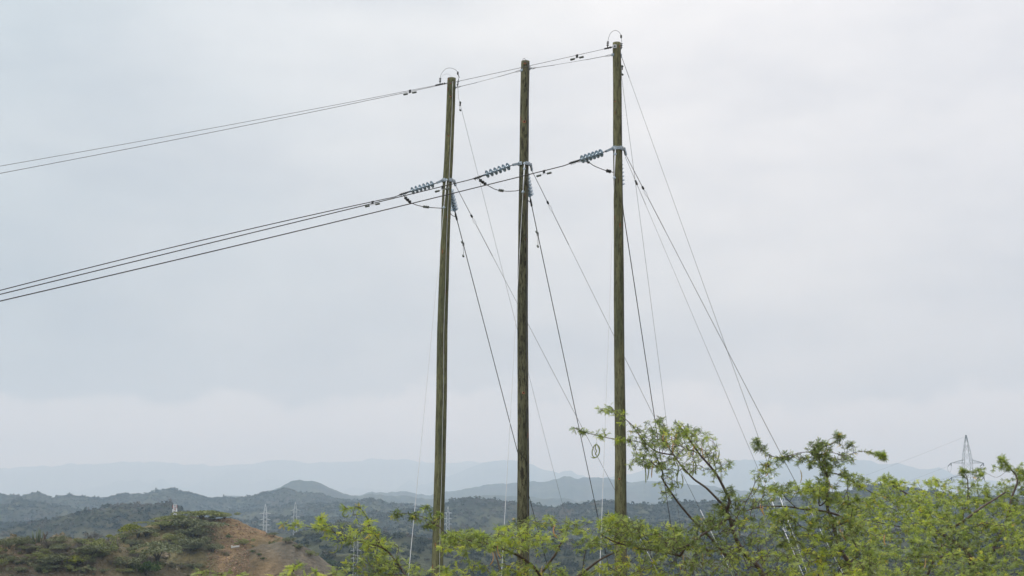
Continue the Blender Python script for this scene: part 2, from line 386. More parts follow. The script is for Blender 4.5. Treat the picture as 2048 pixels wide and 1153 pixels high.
# ------------------------------------------------------------------ scrub on the hills (nobody could count it)
def clump_proto(n, flat=0.6, leaf=0.16, seed=0, rim=0.5):
    """unit-radius dome of n small faces"""
    r = np.random.default_rng(seed)
    d = r.normal(size=(n, 3)); d[:, 2] = np.abs(d[:, 2]) - 0.15; d /= np.linalg.norm(d, axis=1)[:, None]
    lob = 0.78 + 0.34 * np.sin(d[:, 0] * 5 + seed) * np.cos(d[:, 1] * 4.3 + seed * 2) + r.normal(size=n) * 0.07
    rad = (rim + (1 - rim) * r.random(n) ** 0.4) * lob
    c = d * rad[:, None]; c[:, 2] = c[:, 2] * flat + flat * 0.15
    nrm = d * 0.6 + r.normal(size=(n, 3)) * 0.6; nrm /= np.linalg.norm(nrm, axis=1)[:, None]
    u = np.cross(nrm, r.normal(size=(n, 3))); u /= np.linalg.norm(u, axis=1)[:, None]; w = np.cross(nrm, u)
    s = leaf * (0.6 + 0.8 * r.random(n))[:, None]
    q = np.stack([c + u * s, c + w * s * 0.7, c - u * s, c - w * s * 0.7], 1)
    return q.reshape(-1, 3), r.random(n).repeat(4)
def scatter(name, label, pos, size, tint, protos, mat, hmul=1.0, tspread=0.22):
    Vs = []; Ts = []
    which = RNG.integers(0, len(protos), len(pos))
    for k, (pv, pt) in enumerate(protos):
        m = np.nonzero(which == k)[0]
        if not len(m): continue
        a = RNG.random(len(m)) * 6.283; ca, sa = np.cos(a), np.sin(a)
        sx = size[m] * (0.85 + 0.3 * RNG.random(len(m)))
        X = (pv[None, :, 0] * ca[:, None] - pv[None, :, 1] * sa[:, None]) * sx[:, None]
        Y = (pv[None, :, 0] * sa[:, None] + pv[None, :, 1] * ca[:, None]) * sx[:, None]
        Z = pv[None, :, 2] * (size[m] * hmul * (0.7 + 0.7 * RNG.random(len(m))))[:, None]
        W = np.stack([X, Y, Z], -1) + pos[m][:, None, :]
        Vs.append(W.reshape(-1, 3)); Ts.append(np.clip(tint[m][:, None] + (pt[None, :] - .5) * tspread, 0, 1).ravel())
    V = np.concatenate(Vs); T = np.concatenate(Ts); Q = np.arange(len(V)).reshape(-1, 4)
    o = np_mesh(name, V, Q, None, mat, attrs={'tint': T})
    return tag(o, label, kind='stuff')
def visible_points(n, r0, r1, lim=24.5, pw=2.0, slack=6.0):
    th = np.radians(RNG.uniform(-lim, lim, n)); u = RNG.random(n); R = (r0 ** pw + u * (r1 ** pw - r0 ** pw)) ** (1 / pw)
    # horizon profile along a table of azimuths
    ta = np.radians(np.arange(-lim - .2, lim + .21, 0.12)); rr = np.geomspace(150, 3600, 420)
    TH, RR = np.meshgrid(ta, rr, indexing='ij'); Z = terrain(TH.ravel(), RR.ravel()).reshape(TH.shape)
    prof = np.maximum.accumulate(Z / RR, axis=1)
    z = terrain(th, R)
    ia = np.clip(np.round((th - ta[0]) / (ta[1] - ta[0])).astype(int), 0, len(ta) - 1)
    ir = np.clip(np.searchsorted(rr, R * 0.985) - 1, 0, len(rr) - 1)
    ok = (z + slack) / R >= prof[ia, ir]
    return th[ok], R[ok], z[ok]
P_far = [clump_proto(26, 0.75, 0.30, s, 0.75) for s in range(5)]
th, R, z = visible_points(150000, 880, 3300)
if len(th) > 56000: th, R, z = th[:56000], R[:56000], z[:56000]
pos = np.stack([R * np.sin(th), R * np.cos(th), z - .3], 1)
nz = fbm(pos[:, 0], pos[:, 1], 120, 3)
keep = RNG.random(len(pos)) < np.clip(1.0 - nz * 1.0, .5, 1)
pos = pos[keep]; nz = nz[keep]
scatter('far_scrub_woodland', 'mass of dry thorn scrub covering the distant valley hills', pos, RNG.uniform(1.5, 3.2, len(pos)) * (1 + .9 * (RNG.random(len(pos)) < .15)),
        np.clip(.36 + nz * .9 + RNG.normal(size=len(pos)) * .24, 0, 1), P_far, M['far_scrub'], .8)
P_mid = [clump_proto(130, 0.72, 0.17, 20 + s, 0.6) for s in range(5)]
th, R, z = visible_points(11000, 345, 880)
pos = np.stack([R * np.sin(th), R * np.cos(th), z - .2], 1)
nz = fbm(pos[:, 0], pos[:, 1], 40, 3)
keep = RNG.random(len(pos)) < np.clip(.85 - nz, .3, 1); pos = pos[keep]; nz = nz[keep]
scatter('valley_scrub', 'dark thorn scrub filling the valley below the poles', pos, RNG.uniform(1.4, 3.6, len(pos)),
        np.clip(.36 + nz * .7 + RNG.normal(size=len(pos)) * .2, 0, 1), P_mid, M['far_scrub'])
P_near = [clump_proto(46, 0.8, 0.26, 40 + s, 0.3) for s in range(5)]
th, R, z = visible_points(30000, 185, 345, 24, slack=1.5)
pxs = 1024 + np.tan(th) * F * 1.011
bare = ((pxs > 425) & (pxs < 720))
slope_bare = np.where(bare, 0.05, 0.8)
pos = np.stack([R * np.sin(th), R * np.cos(th), z - .08], 1)
nz = fbm(pos[:, 0], pos[:, 1], 14, 3)
keep = RNG.random(len(pos)) < slope_bare * np.clip(.68 - nz * 2.2, .12, 1); pos = pos[keep]; nz = nz[keep]
scatter('hillside_undergrowth', 'dry tufts and low weeds scattered over the near brown hill', pos, RNG.uniform(.2, .55, len(pos)) * (1 + 1.6 * (RNG.random(len(pos)) < .18)),
        np.clip(.62 + nz * 1.2 + RNG.normal(size=len(pos)) * .2, 0, 1), P_near, M['scrub'], 0.8)
# scree on the red slope
V = []; Q = []
b = MB()
for i in range(1700):
    px = random.uniform(415, 560); py = random.uniform(1040, 1150)
    if px > 500 and py > 1075: continue
    h = hit(px, py, 230, 330, 260)
    if h is None: continue
    s = random.uniform(.05, .16) * (1.5 if random.random() < .12 else 1)
    a = random.random() * 3.1
    b.box(h + Vector((0, 0, s * .15)), (math.cos(a), math.sin(a), .3), (-math.sin(a), math.cos(a), random.uniform(-.3, .3)), (0, -.3, 1), s, s * .7, s * .45)
m = NT('scree_rock'); tc = m.n('ShaderNodeTexCoord')
c = m.ramp(m.noise(tc.outputs['Object'], .9, 4), [(.35, (.12, .075, .048)), (.6, (.25, .16, .10))])
o = b.build('scree', m.out(m.bsdf(c, .9).outputs[0])); tag(o, 'loose orange stones strewn down the red slope', kind='stuff')

# ------------------------------------------------------------------ near-hill trees and shrubs, each a thing
def umbrella_crown(seed, n=1500, layers=5):
    r = np.random.default_rng(seed); out = []
    for L in range(layers):
        k = n // layers; cx, cy = r.normal(size=2) * 0.36; rad = 0.42 + r.random() * 0.25; h = 0.50 + r.random() * 0.28 - 0.12 * (cx * cx + cy * cy)
        a = r.random(k) * 6.283; q = np.sqrt(r.random(k)) * rad * (1 + .2 * np.sin(a * 5 + seed))
        x = cx + np.cos(a) * q; y = cy + np.sin(a) * q
        zz = h - (q / rad) ** 2 * 0.13 + r.normal(size=k) * 0.028
        out.append(np.stack([x, y, zz], 1))
    return np.concatenate(out)
def dome_crown(seed, n=1400, low=0.1):
    r = np.random.default_rng(seed); out = []
    for L in range(9):
        k = n // 9; c = r.normal(size=3) * np.array([.42, .42, .16]) + np.array([0, 0, .46]); rad = .2 + r.random() * .2
        d = r.normal(size=(k, 3)); d /= np.linalg.norm(d, axis=1)[:, None]
        out.append(c + d * (rad * r.random(k) ** .35)[:, None] * np.array([1.1, 1.1, .8]))
    p = np.concatenate(out); p[:, 2] = np.maximum(p[:, 2], low * r.random(len(p))); return p
def facets(c, s, seed):
    r = np.random.default_rng(seed + 99); n = len(c)
    nrm = r.normal(size=(n, 3)); nrm[:, 2] += .8; nrm /= np.linalg.norm(nrm, axis=1)[:, None]
    u = np.cross(nrm, r.normal(size=(n, 3))); u /= np.linalg.norm(u, axis=1)[:, None]; w = np.cross(nrm, u)
    ss = s * (0.5 + r.random(n))[:, None]
    return np.stack([c + u * ss, c + w * ss * .6, c - u * ss, c - w * ss * .6], 1).reshape(-1, 3), np.clip(r.random(n) * .5 + .25 + r.normal(size=n) * .1, 0, 1).repeat(4)
def trunk_mb(seed, top=.55, spread=.4, n=5, r0=.035):
    rr = random.Random(seed); b = MB()
    for k in range(n):
        a = rr.random() * 6.283; q = spread * (0.4 + .6 * rr.random())
        p0 = Vector((rr.uniform(-.03, .03), rr.uniform(-.03, .03), -.08)); p3 = Vector((math.cos(a) * q, math.sin(a) * q, top * rr.uniform(.85, 1.05)))
        p1 = p0 + Vector((math.cos(a) * q * .2, math.sin(a) * q * .2, top * .4)); p2 = p0.lerp(p3, .66) + Vector((rr.uniform(-.05, .05), rr.uniform(-.05, .05), .03))
        b.tube([p0, p1, p2, p3], [r0, r0 * .75, r0 * .5, r0 * .2], 5)
        p4 = p2 + Vector((rr.uniform(-.2, .2), rr.uniform(-.2, .2), .12)); b.tube([p1.lerp(p2, .6), p4], [r0 * .4, r0 * .15], 4)
    return b
PROTO = {}
def make_kind(key, name, crown, mat, leaf, trunkargs, bark):
    V, T = facets(crown, leaf, len(PROTO))
    o = thing(name, (0, 0, 0), 'x', 'tree')
    c = np_mesh('crown', V, np.arange(len(V)).reshape(-1, 4), None, mat, o, attrs={'tint': T})
    t = trunk_mb(*trunkargs).build('trunk', bark, o, True)
    PROTO[key] = [o, c, t, False]
make_kind('u1', 'thorn_tree', umbrella_crown(1), M['crown_a'], .045, (1,), M['crown_e'])
make_kind('u2', 'thorn_tree', umbrella_crown(2, 1500, 7), M['crown_a'], .045, (2,), M['crown_e'])
make_kind('u3', 'thorn_tree', umbrella_crown(3, 1500, 6), M['crown_b'], .045, (3,), M['crown_e'])
make_kind('y', 'thorn_tree', umbrella_crown(4, 1300, 4), M['crown_c'], .045, (4,), M['crown_e'])
make_kind('d1', 'shrub', dome_crown(5), M['crown_b'], .045, (5, .4, .3), M['crown_e'])
make_kind('d2', 'shrub', dome_crown(6), M['crown_a'], .045, (6, .4, .3), M['crown_e'])
make_kind('g', 'shrub', dome_crown(7), M['crown_d'], .05, (7, .4, .3), M['crown_e'])
make_kind('t', 'bare_shrub', dome_crown(8, 900), M['crown_e'], .035, (8, .6, .5, 12, .02), M['crown_e'])
def place(key, px, py, wpx, label, group=None, cat=None, hfac=1.0, r0=185, r1=345):
    h = hit(px, py, r0, r1, 700)
    if h is None: return None
    D = h.y; w = wpx * D / F / 1.35   # crown proto spans about 1.35 units
    src = PROTO[key]
    if not src[3]: o, kids = src[0], None; src[3] = True
    else:
        o = src[0].copy(); COL.objects.link(o)
        for c in (src[1], src[2]):
            k = c.copy(); COL.objects.link(k); k.parent = o
    o.location = h; o.rotation_euler = (0, 0, random.random() * 6.28); o.scale = (w, w, w * hfac)
    for kk in ('group',):
        if kk in o: del o[kk]
    tag(o, label, cat or ('tree' if key in ('u1', 'u2', 'u3', 'y') else 'shrub'), group)
    return o
SH = [
 ('y', 276, 1076, 52, 'flat-topped yellowish thorn tree at the left foot of the green hilltop grove', 1.0),
 ('u2', 400, 1043, 76, 'widest bright green flat-topped tree crowning the near hill', .5),
 ('u1', 361, 1049, 56, 'green spreading thorn tree on the skyline just under the mobile phone mast', .55),
 ('u2', 325, 1060, 54, 'green layered thorn tree on the hill slope below and left of the mobile phone mast', .6),
 ('d2', 449, 1038, 40, 'low green bush on the hilltop beside the bare orange soil', .5),
 ('u3', 376, 1068, 72, 'broad grey-green thorn tree in the middle of the hilltop grove', .8),
 ('u3', 388, 1083, 64, 'grey-green spreading tree at the edge of the red slope', .8),
 ('u3', 315, 1123, 78, 'large umbrella-shaped tree with pale bare stems showing under its crown', .9),
 ('d1', 381, 1100, 50, 'dark rounded shrub under the grey-green tree at the top of the red slope', .9),
 ('d1', 425, 1105, 34, 'lone dark shrub standing on the red scree', .9),
 ('d2', 248, 1082, 34, 'fresh green shrub on the left shoulder of the hilltop, beside the flat-topped yellowish tree', .8),
 ('u3', 292, 1074, 46, 'low grey-green thorn tree just below and right of the flat-topped yellowish tree', .7),
 ('d1', 262, 1094, 36, 'dull rounded shrub below the trunk of the flat-topped yellowish tree', .7),
 ('d2', 340, 1086, 44, 'green rounded shrub between the hilltop grove and the umbrella-shaped tree', .7),
 ('y', 156, 1136, 42, 'bright yellow-green flat-topped tree, the yellowest on the hill', 1.1),
 ('g', 292, 1152, 48, 'glossy dark green bush low on the hillside in front of the umbrella-shaped tree', 1.0),
 ('d1', 256, 1140, 46, 'grey-green dome shrub beside the glossy dark green bush', 1.0),
 ('d2', 207, 1104, 52, 'pale green rounded shrub on the slope between the two hilltops', .8),
 ('u3', 183, 1118, 66, 'pale grey-green spreading tree behind the bright yellow-green tree', .7),
 ('u3', 112, 1138, 56, 'pale spreading tree to the left of the bright yellow-green tree', .8),
 ('y', 217, 1082, 17, 'small bright yellow-green shrub on the saddle of the hill', 1.4),
 ('g', 161, 1076, 15, 'small upright dark green shrub on the crest of the brown hill', 1.7),
 ('t', 178, 1080, 25, 'bare grey shrub just right of the upright dark green shrub', 1.0),
 ('t', 56, 1108, 34, 'bare grey thicket on the brown bank below the column cactus', .9),
 ('t', 132, 1106, 22, 'bare grey shrub in the middle of the brown bank', 1.0),
 ('t', 154, 1100, 20, 'bare grey shrub on the brown bank below the upright dark green shrub', 1.0),
 ('d1', 44, 1088, 24, 'dark green shrub immediately left of the column cactus', 1.1),
 ('d1', 18, 1098, 34, 'olive shrub at the left edge of the picture on the hill crest', 1.1),
 ('t', 107, 1076, 14, 'thin grey shrub standing up from the left hill crest', 1.3),
 ('d1', 123, 1082, 20, 'low dark shrub on the left crest just right of the dead stump', .9),
 ('t', 95, 1098, 36, 'wide dark bare bush below the dead stump', .8),
 ('d1', 60, 1126, 18, 'dark shrub alone on the bare bank below the grey thicket', .8),
 ('d1', 36, 1148, 26, 'dark olive shrub at the bottom left corner of the hill', .9),
 ('t', 228, 1098, 26, 'pale leafless branching shrub between the two hilltops', 1.2),
 ('d2', 488, 1092, 28, 'green bush on the bench of the spoil heap beside the concrete drain', .8),
 ('g', 505, 1107, 9, 'topmost of three small dark bushes in a row on the spoil slope', 1.1),
 ('g', 518, 1113, 9, 'middle one of three small dark bushes in a row on the spoil slope', 1.0),
 ('g', 526, 1121, 8, 'lowest of three small dark bushes in a row on the spoil slope', 1.2),
 ('u3', 547, 1075, 18, 'small flat tree at the right end of the orange hilltop, right of the whitest pylon', .9),
 ('d1', 572, 1087, 26, 'olive bush where the spoil heap meets the valley, left of the tall thin pylon', .8),
 ('d1', 600, 1100, 22, 'olive bush on the right shoulder of the spoil heap below the tall thin pylon', .9),
 ('d2', 622, 1112, 20, 'green bush lowest on the right shoulder of the spoil heap', .9),
]
for k, px, py, w, lab, hf in SH: place(k, px, py, w, lab, None, None, hf)
for i in range(95):
    px = random.uniform(-90, 415); py = random.uniform(1086, 1150)
    if 395 < px: continue
    k = random.choice(['d1', 'd1', 'd2', 'u3', 't', 't'])
    nm = {'d1': 'low dull green shrub among dry grass on the near hill', 'd2': 'low fresh green shrub among dry grass on the near hill', 'u3': 'small grey-green thorn tree among dry grass on the near hill', 't': 'low leafless grey shrub among dry grass on the near hill'}[k]
    gr = {'d1': 'dull green shrubs on the near hill', 'd2': 'fresh green shrubs on the near hill', 'u3': 'small thorn trees on the near hill', 't': 'leafless shrubs on the near hill'}[k]
    place(k, px, py, random.uniform(12, 34), nm, gr, None, random.uniform(.6, 1.0))
# trees standing out in the valley
for k, px, py, w, lab, hf in [
    ('u3', 690, 1060, 40, 'dark flat-topped tree on the knoll behind the mesquite sprig', .7),
    ('g', 655, 1136, 34, 'dark green spreading tree at the foot of the spoil heap', .8),
    ('u3', 735, 1068, 44, 'dark spreading tree on the shoulder of the knoll', .6),
    ('d1', 625, 1075, 34, 'brownish bush mound beside the pink scar on the knoll', .7)]:
    place(k, px, py, w, lab, None, 'tree', hf, 400, 900)
# candle cactus, dead stump, concrete drain
h = hit(74, 1085, 185, 300, 500)
o = thing('column_cactus', h, 'clump of upright grey column cactus on the left hill crest', 'cactus')
b = MB()
for i in range(9):
    a = random.random() * 6.28; q = random.uniform(.1, .75); t = random.uniform(1.0, 2.3)
    p = h + Vector((math.cos(a) * q, math.sin(a) * q * .6, -.1)); b.tube([p * 1.0, p + Vector((math.cos(a) * .15, 0, t * .5)), p + Vector((math.cos(a) * .2, 0, t))], [.07, .09, .05], 7)
b.build('stems', M['cactus'], o, True)
h = hit(91, 1086, 185, 300, 500)
o = thing('dead_stump', h, 'dark leaning dead tree stump on the crest right of the column cactus', 'stump')
b = MB().tube([h + Vector((0, 0, -.1)), h + Vector((-.15, 0, .9)), h + Vector((-.5, 0, 1.6))], [.26, .2, .09], 8)
b.tube([h + Vector((-.12, 0, .8)), h + Vector((.2, 0, 1.3)), h + Vector((.15, 0, 1.7))], [.12, .08, .04], 6); b.build('trunk', M['bark'], o, True)
h = hit(466, 1097, 230, 330, 500) or P(466, 1097, 285)
o = thing('concrete_drain', h, 'pale broken concrete drain lying on the bench of the spoil heap', 'drain')
b = MB(); d = Vector((.9, .35, .12)).normalized()
b.bar(h + Vector((-.2, 0, .25)), h + Vector((-.2, 0, .25)) + d * 1.5, .3, .06); b.bar(h + Vector((-.2, -.15, .12)), h + Vector((-.2, -.15, .12)) + d * 1.5, .05, .3)
b.build('channel', M['concrete'], o)
MB().box(h + Vector((-.25, 0, .18)), d, (-.35, .9, 0), (0, 0, 1), .12, .28, .25).build('headwall', M['concrete'], o)

# ------------------------------------------------------------------ the three poles
PX1 = [(903.2, 157, 17.2), (901.2, 220, 17.2), (897.2, 320, 17.8), (895, 360, 18.2), (892.2, 420, 18.6), (890.6, 480, 18.2), (888.4, 540, 19.3), (884.6, 660, 20.6), (883, 800, 21.1), (880.4, 920, 21.4), (878.2, 1000, 22), (875.7, 1100, 22.2), (873.6, 1200, 22.6), (872.3, 1270, 23)]
PX2 = [(1050.8, 123, 17), (1049, 200, 17.6), (1048.3, 300, 18.6), (1046.4, 440, 19.4), (1045.9, 520, 20), (1045.2, 640, 21), (1046.1, 800, 21.4), (1046.9, 920, 22.4), (1046.3, 1000, 23.2), (1046.3, 1100, 23.6), (1046.3, 1200, 24), (1046.3, 1290, 24.4)]
PX3 = [(1233.5, 86, 16.6), (1234.7, 180, 17.2), (1235.1, 290, 18.2), (1237, 430, 18.6), (1237.7, 560, 20), (1238.4, 700, 20.4), (1241, 900, 22), (1241.3, 1000, 23), (1241.5, 1100, 23.4), (1241.6, 1200, 24), (1241.7, 1300, 24.6)]
DP = [46.0, 44.2, 42.4]
POLES = []
def catmull(pts, n):
    out = []
    for i in range(len(pts) - 1):
        p0 = pts[max(i - 1, 0)]; p1 = pts[i]; p2 = pts[i + 1]; p3 = pts[min(i + 2, len(pts) - 1)]
        for k in range(n):
            t = k / n; out.append(p1 * .0 + .5 * ((2 * p1) + (p2 - p0) * t + (2 * p0 - 5 * p1 + 4 * p2 - p3) * t * t + (3 * p1 - p0 - 3 * p2 + p3) * t ** 3))
    out.append(pts[-1]); return out
class Pole: pass
def make_pole(px, D, mat, label, seed):
    q = Pole(); ctr = [P(x, y, D) for x, y, w in px]; rad = [w / 2 * D / F * 1.03 for x, y, w in px]
    q.zs = [c.z for c in ctr][::-1]; q.xs = [c.x for c in ctr][::-1]; q.rs = rad[::-1]; q.D = D
    q.at = lambda z: Vector((float(np.interp(z, q.zs, q.xs)), D, z)); q.r = lambda z: float(np.interp(z, q.zs, q.rs))
    base = ctr[-1]; ground = gz(base.x, D)
    o = thing('utility_pole', Vector((base.x, D, ground)), label, 'utility pole', 'wooden poles of the power line'); q.o = o; q.base = Vector((base.x, D, ground))
    # shaft with a slightly uneven surface
    n = 150; sides = 26; z0 = ground - .4; z1 = ctr[0].z; V = []; 
    for i in range(n):
        z = z0 + (z1 - z0) * i / (n - 1); c = q.at(z); r = q.r(z)
        if i == n - 1: r *= .97
        for k in range(sides):
            a = 2 * math.pi * k / sides
            dr = 1 + .035 * float(vnoise(np.array([a * 1.6 + seed * 9]), np.array([z * 1.7]))[0]) + .03 * float(vnoise(np.array([math.cos(a) * 2 + seed]), np.array([z * .45 + math.sin(a)]))[0])
            V.append((c.x + math.cos(a) * r * dr, c.y + math.sin(a) * r * dr, z))
    Fc = [(i * sides + k, i * sides + (k + 1) % sides, (i + 1) * sides + (k + 1) % sides, (i + 1) * sides + k) for i in range(n - 1) for k in range(sides)]
    Fc.append(tuple((n - 1) * sides + k for k in range(sides)))
    MB().add(V, Fc).build('shaft', mat, o, True)
    POLES.append(q); return q
p1 = make_pole(PX1, DP[0], M['pole1'], 'leftmost wooden pole, leaning and olive green with smooth bark-free wood', 1)
p2 = make_pole(PX2, DP[1], M['pole2'], 'middle wooden pole, the darkest with black blotches and no insulated wire loop on top', 2)
p3 = make_pole(PX3, DP[2], M['pole3'], 'tallest wooden pole, rightmost of the three, with a full steel band below its upper part', 3)
A_DIR = Vector((-.905, -.424, 0)); B_DIR = Vector((.2055, .9787, 0)); R_DIR = Vector((.82, -.57, 0))
def front(pole, px, py, off=.0):
    """point on the camera side of the shaft seen at that pixel"""
    c = P(px, py, pole.D); ax = pole.at(c.z); r = pole.r(c.z); dx = max(-r, min(r, c.x - ax.x))
    return Vector((ax.x + dx, pole.D - math.sqrt(max(r * r - dx * dx, 0)) - off, c.z))
# ground wires stapled down the shafts
for q, offs, wmat in ((p1, .36, 'bright'), (p2, .68, 'thin'), (p3, .84, 'thin')):
    pts = []
    z = q.zs[-1] - .15
    while z > q.base.z - .1:
        r = q.r(z) * 1.03; dx = (offs + .03 * math.sin(z * 2.1)) * r; ax = q.at(z)
        pts.append(Vector((ax.x + dx, q.D - math.sqrt(max(r * r - dx * dx, .0001)) - .006, z))); z -= .25
    MB().tube(pts, .008, 6).build('ground_wire', M[wmat], q.o, True)
# knots and drilled holes
for q, kx, ky, s in ((p1, 901, 169, 1), (p1, 901.3, 195, 1.0), (p1, 897.5, 274, .9), (p1, 893, 436, .7), (p2, 1050, 129.5, 1.2), (p2, 1048.5, 246, 1.6), (p2, 1047, 787, 1.3), (p3, 1239, 95, .9), (p3, 1230, 205, .8), (p3, 1238, 958, 1.0)):
    f = front(q, kx, ky, -.008); n = (f - q.at(f.z)); n.z = 0; n.normalize()
    kn_ = MB().lathe(f, n, [(0, .034 * s), (.012, .030 * s), (.015, .020 * s)], 12).build('knot', M['knot'], q.o, True)
    MB().lathe(f + n * .0125 + Vector((0, 0, .012)), n, [(0, .020 * s), (.004, .016 * s)], 10).build('bolt_hole', M['hole'], kn_)

ZDIR = Vector((0, 0, 1))
def wire(name, pts, r, mat, label, cat, group=None, sides=6):
    o = MB().tube(pts, r, sides).build(name, mat, None, True, origin=pts[0]); return tag(o, label, cat, group)
def fit_wire(pixels, base, d, deg, t0, t1, n=60):
    T = []; Z = []
    for px, py in pixels:
        v, t = on_plane(px, py, base, d); T.append(t); Z.append(v.z)
    c = np.polyfit(T, Z, deg)
    f = lambda t: Vector((base[0] + d[0] * t, base[1] + d[1] * t, float(np.polyval(c, t))))
    return f, T
def insulator_string(a, d, label, nshed=6, pitch=.146, rs=.125, clamp=True):
    """a: start at the pole bracket, d: direction away from the pole"""
    d = Vector(d).normalized(); o = thing('insulator_string', a, label, 'insulator', 'strings of grey disc insulators')
    MB().tube([a, a + d * .09], .014, 8).build('end_link', M['iron'], o, True)
    s0 = a + d * .09
    MB().lathe(s0, d, [(0, .02), (.01, .034), (.05, .036), (.09, .030), (nshed * pitch + .02, .028), (nshed * pitch + .05, .034), (nshed * pitch + .08, .02)], 14).build('core', M['cap'], o, True)
    for i in range(nshed):
        c = s0 + d * (.06 + i * pitch)
        MB().lathe(c, d, [(-.004, .03), (0, .052), (.008, .098), (.015, rs), (.026, rs), (.028, rs - .008), (.020, rs - .022), (.020, .092), (.032, .086), (.020, .078), (.024, .056), (.045, .050), (.050, .040), (.085, .038), (.09, .03)], 28).build('shed', M['porcelain'], o, True)
    e = s0 + d * (nshed * pitch + .08)
    if clamp:
        b = MB(); b.bar(e, e + d * .12, .03, .05); b.bar(e + d * .08 - ZDIR * .01, e + d * .34 + ZDIR * .0, .05, .055)
        for k in range(3): b.tube([e + d * (.14 + .07 * k) - ZDIR * .07, e + d * (.14 + .07 * k) + ZDIR * .045], .01, 6)
        b.build('clamp', M['iron'], o)
    return o, e + d * .22
def damper(wf, tt, label, group, drop=.075, L=.36):
    p = wf(tt); d = (wf(tt + .2) - p).normalized()
    o = thing('vibration_damper', p, label, 'damper', group)
    b = MB(); b.box(p - ZDIR * .028, d, d.cross(ZDIR), ZDIR, .032, .022, .05); b.tube([p - ZDIR * .01 - d.cross(ZDIR) * .035, p - ZDIR * .01 + d.cross(ZDIR) * .035], .011, 6); b.build('clamp', M['iron'], o)
    c = p - ZDIR * drop; dd = d
    pts = [c + dd * (L * .5 * s) - ZDIR * (.012 * s * s) for s in (-1, -.5, 0, .5, 1)]
    MB().tube(pts, .006, 6).build('messenger_cable', M['bright'], o, True)
    for s in (-1, 1):
        MB().lathe(pts[0 if s < 0 else 4] + dd * s * .06, -dd * s, [(0, .020), (.01, .032), (.06, .034), (.11, .029), (.14, .035), (.16, .014)], 12).build('weight', M['weight'], o, True)

ORD = ['left', 'middle', 'right']
WHO = ['the leaning leftmost pole', 'the dark middle pole', 'the tallest right pole']
BRK = [(895, 362), (1047, 329), (1235.5, 298)]
CLAMPPX = [(803, 389), (951, 357), (1143, 326)]
# pole brackets: band, left arm (in-line), right arm (back guy)
ARM = [((885.5, 361.5), (873, 366.5)), ((1038.5, 325.5), (1025, 330.5)), ((1225, 297), (1211, 303.5))]
for i, q in enumerate(POLES):
    zb = P(*BRK[i], q.D).z; ax = q.at(zb); r = q.r(zb); o = q.o
    hgt = .075 if i < 2 else .10
    MB().lathe(ax - ZDIR * hgt * .5, ZDIR, [(0, r + .012), (hgt, r + .012)], 26).build('steel_band', M['steel'], o) if i == 2 else None
    # two bracket halves
    for s, lo, hi in ((-1, math.radians(178), math.radians(248)), (1, math.radians(-72), math.radians(8))):
        vs = []; fs = []; n = 9; rr = [r + .006, r + .045]
        for k in range(n):
            a = lo + (hi - lo) * k / (n - 1)
            for rad in rr:
                for dz in (-.055, .055): vs.append(ax + Vector((math.cos(a) * rad, math.sin(a) * rad, dz)))
        for k in range(n - 1):
            a, b_ = k * 4, (k + 1) * 4
            fs += [(a, b_, b_ + 1, a + 1), (a + 2, a + 3, b_ + 3, b_ + 2), (a, a + 2, b_ + 2, b_), (a + 1, b_ + 1, b_ + 3, a + 3)]
        fs += [(0, 1, 3, 2), ((n - 1) * 4, (n - 1) * 4 + 2, (n - 1) * 4 + 3, (n - 1) * 4 + 1)]
        MB().add(vs, fs).build('bracket', M['steel'], o)
        for az in ((205, 232) if s < 0 else (-60, -25)):
            a = math.radians(az); d = Vector((math.cos(a), math.sin(a), 0)); MB().lathe(ax + d * (r + .04), d, [(0, .02), (.02, .02), (.02, .011), (.04, .011)], 6).build('bolt', M['bright'], o)
    # arm to insulator
    la = Vector((ax.x - r * .95, q.D - r * .35, zb)); b1, t_ = on_plane(*ARM[i][1], (ax.x, q.D), A_DIR)
    MB().bar(la, b1, .02, .07).build('link_plate', M['steel'], o)
    MB().bar(la + Vector((0, -.05, 0)), b1 + Vector((.03, -.05, 0)), .02, .07).build('link_plate', M['steel'], o)
    # right-hand arm bent down
    ra = Vector((ax.x + r * .9, q.D - .02, zb + .01)); rb = ra + Vector((.10, .05, -.02)); rc = P((911.5, 1064, 1252)[i], (372, 342, 311)[i], q.D + .12)
    MB().bar(ra, rb, .07, .085).bar(rb - Vector((.02, .01, -.02)), rc, .05, .085).build('guy_arm', M['steel'], o)
    q.rc = rc; q.b1 = b1; q.zb = zb; q.ax = ax

LEFTPX = [[(0, 581.5), (450, 469), (720.7, 411.8), (797, 391)],
          [(0, 590), (450, 476.5), (720.7, 414), (780, 402), (946.7, 356.5)],
          [(0, 603.9), (450, 494), (720.7, 430.3), (780, 420.7), (884, 394.3), (930, 382.4), (1038, 353.9), (1130, 330)]]
OUTPX = [[(910, 420), (915, 443), (939, 532.5), (967, 650), (1034.5, 908), (1060, 1005), (1098, 1138)],
         [(1066, 420), (1112, 640), (1124, 699), (1151.7, 832), (1168.5, 909), (1200.4, 1051)],
         [(1247, 420), (1279, 640), (1288, 699), (1308, 834), (1320, 908), (1332, 983), (1346.5, 1080.7)]]
JUMP = [[(808, 391), (813, 401), (824, 407), (838, 412), (852, 414.5), (868, 416), (884, 417), (893, 418)],
        [(957, 357), (963, 365), (975, 371), (990, 379), (1002, 381.5), (1015, 383), (1030, 382.5), (1044, 382)],
        [(1150, 325), (1163, 324), (1177, 325), (1186, 331), (1197, 336), (1210, 341), (1222, 344), (1236, 350)]]
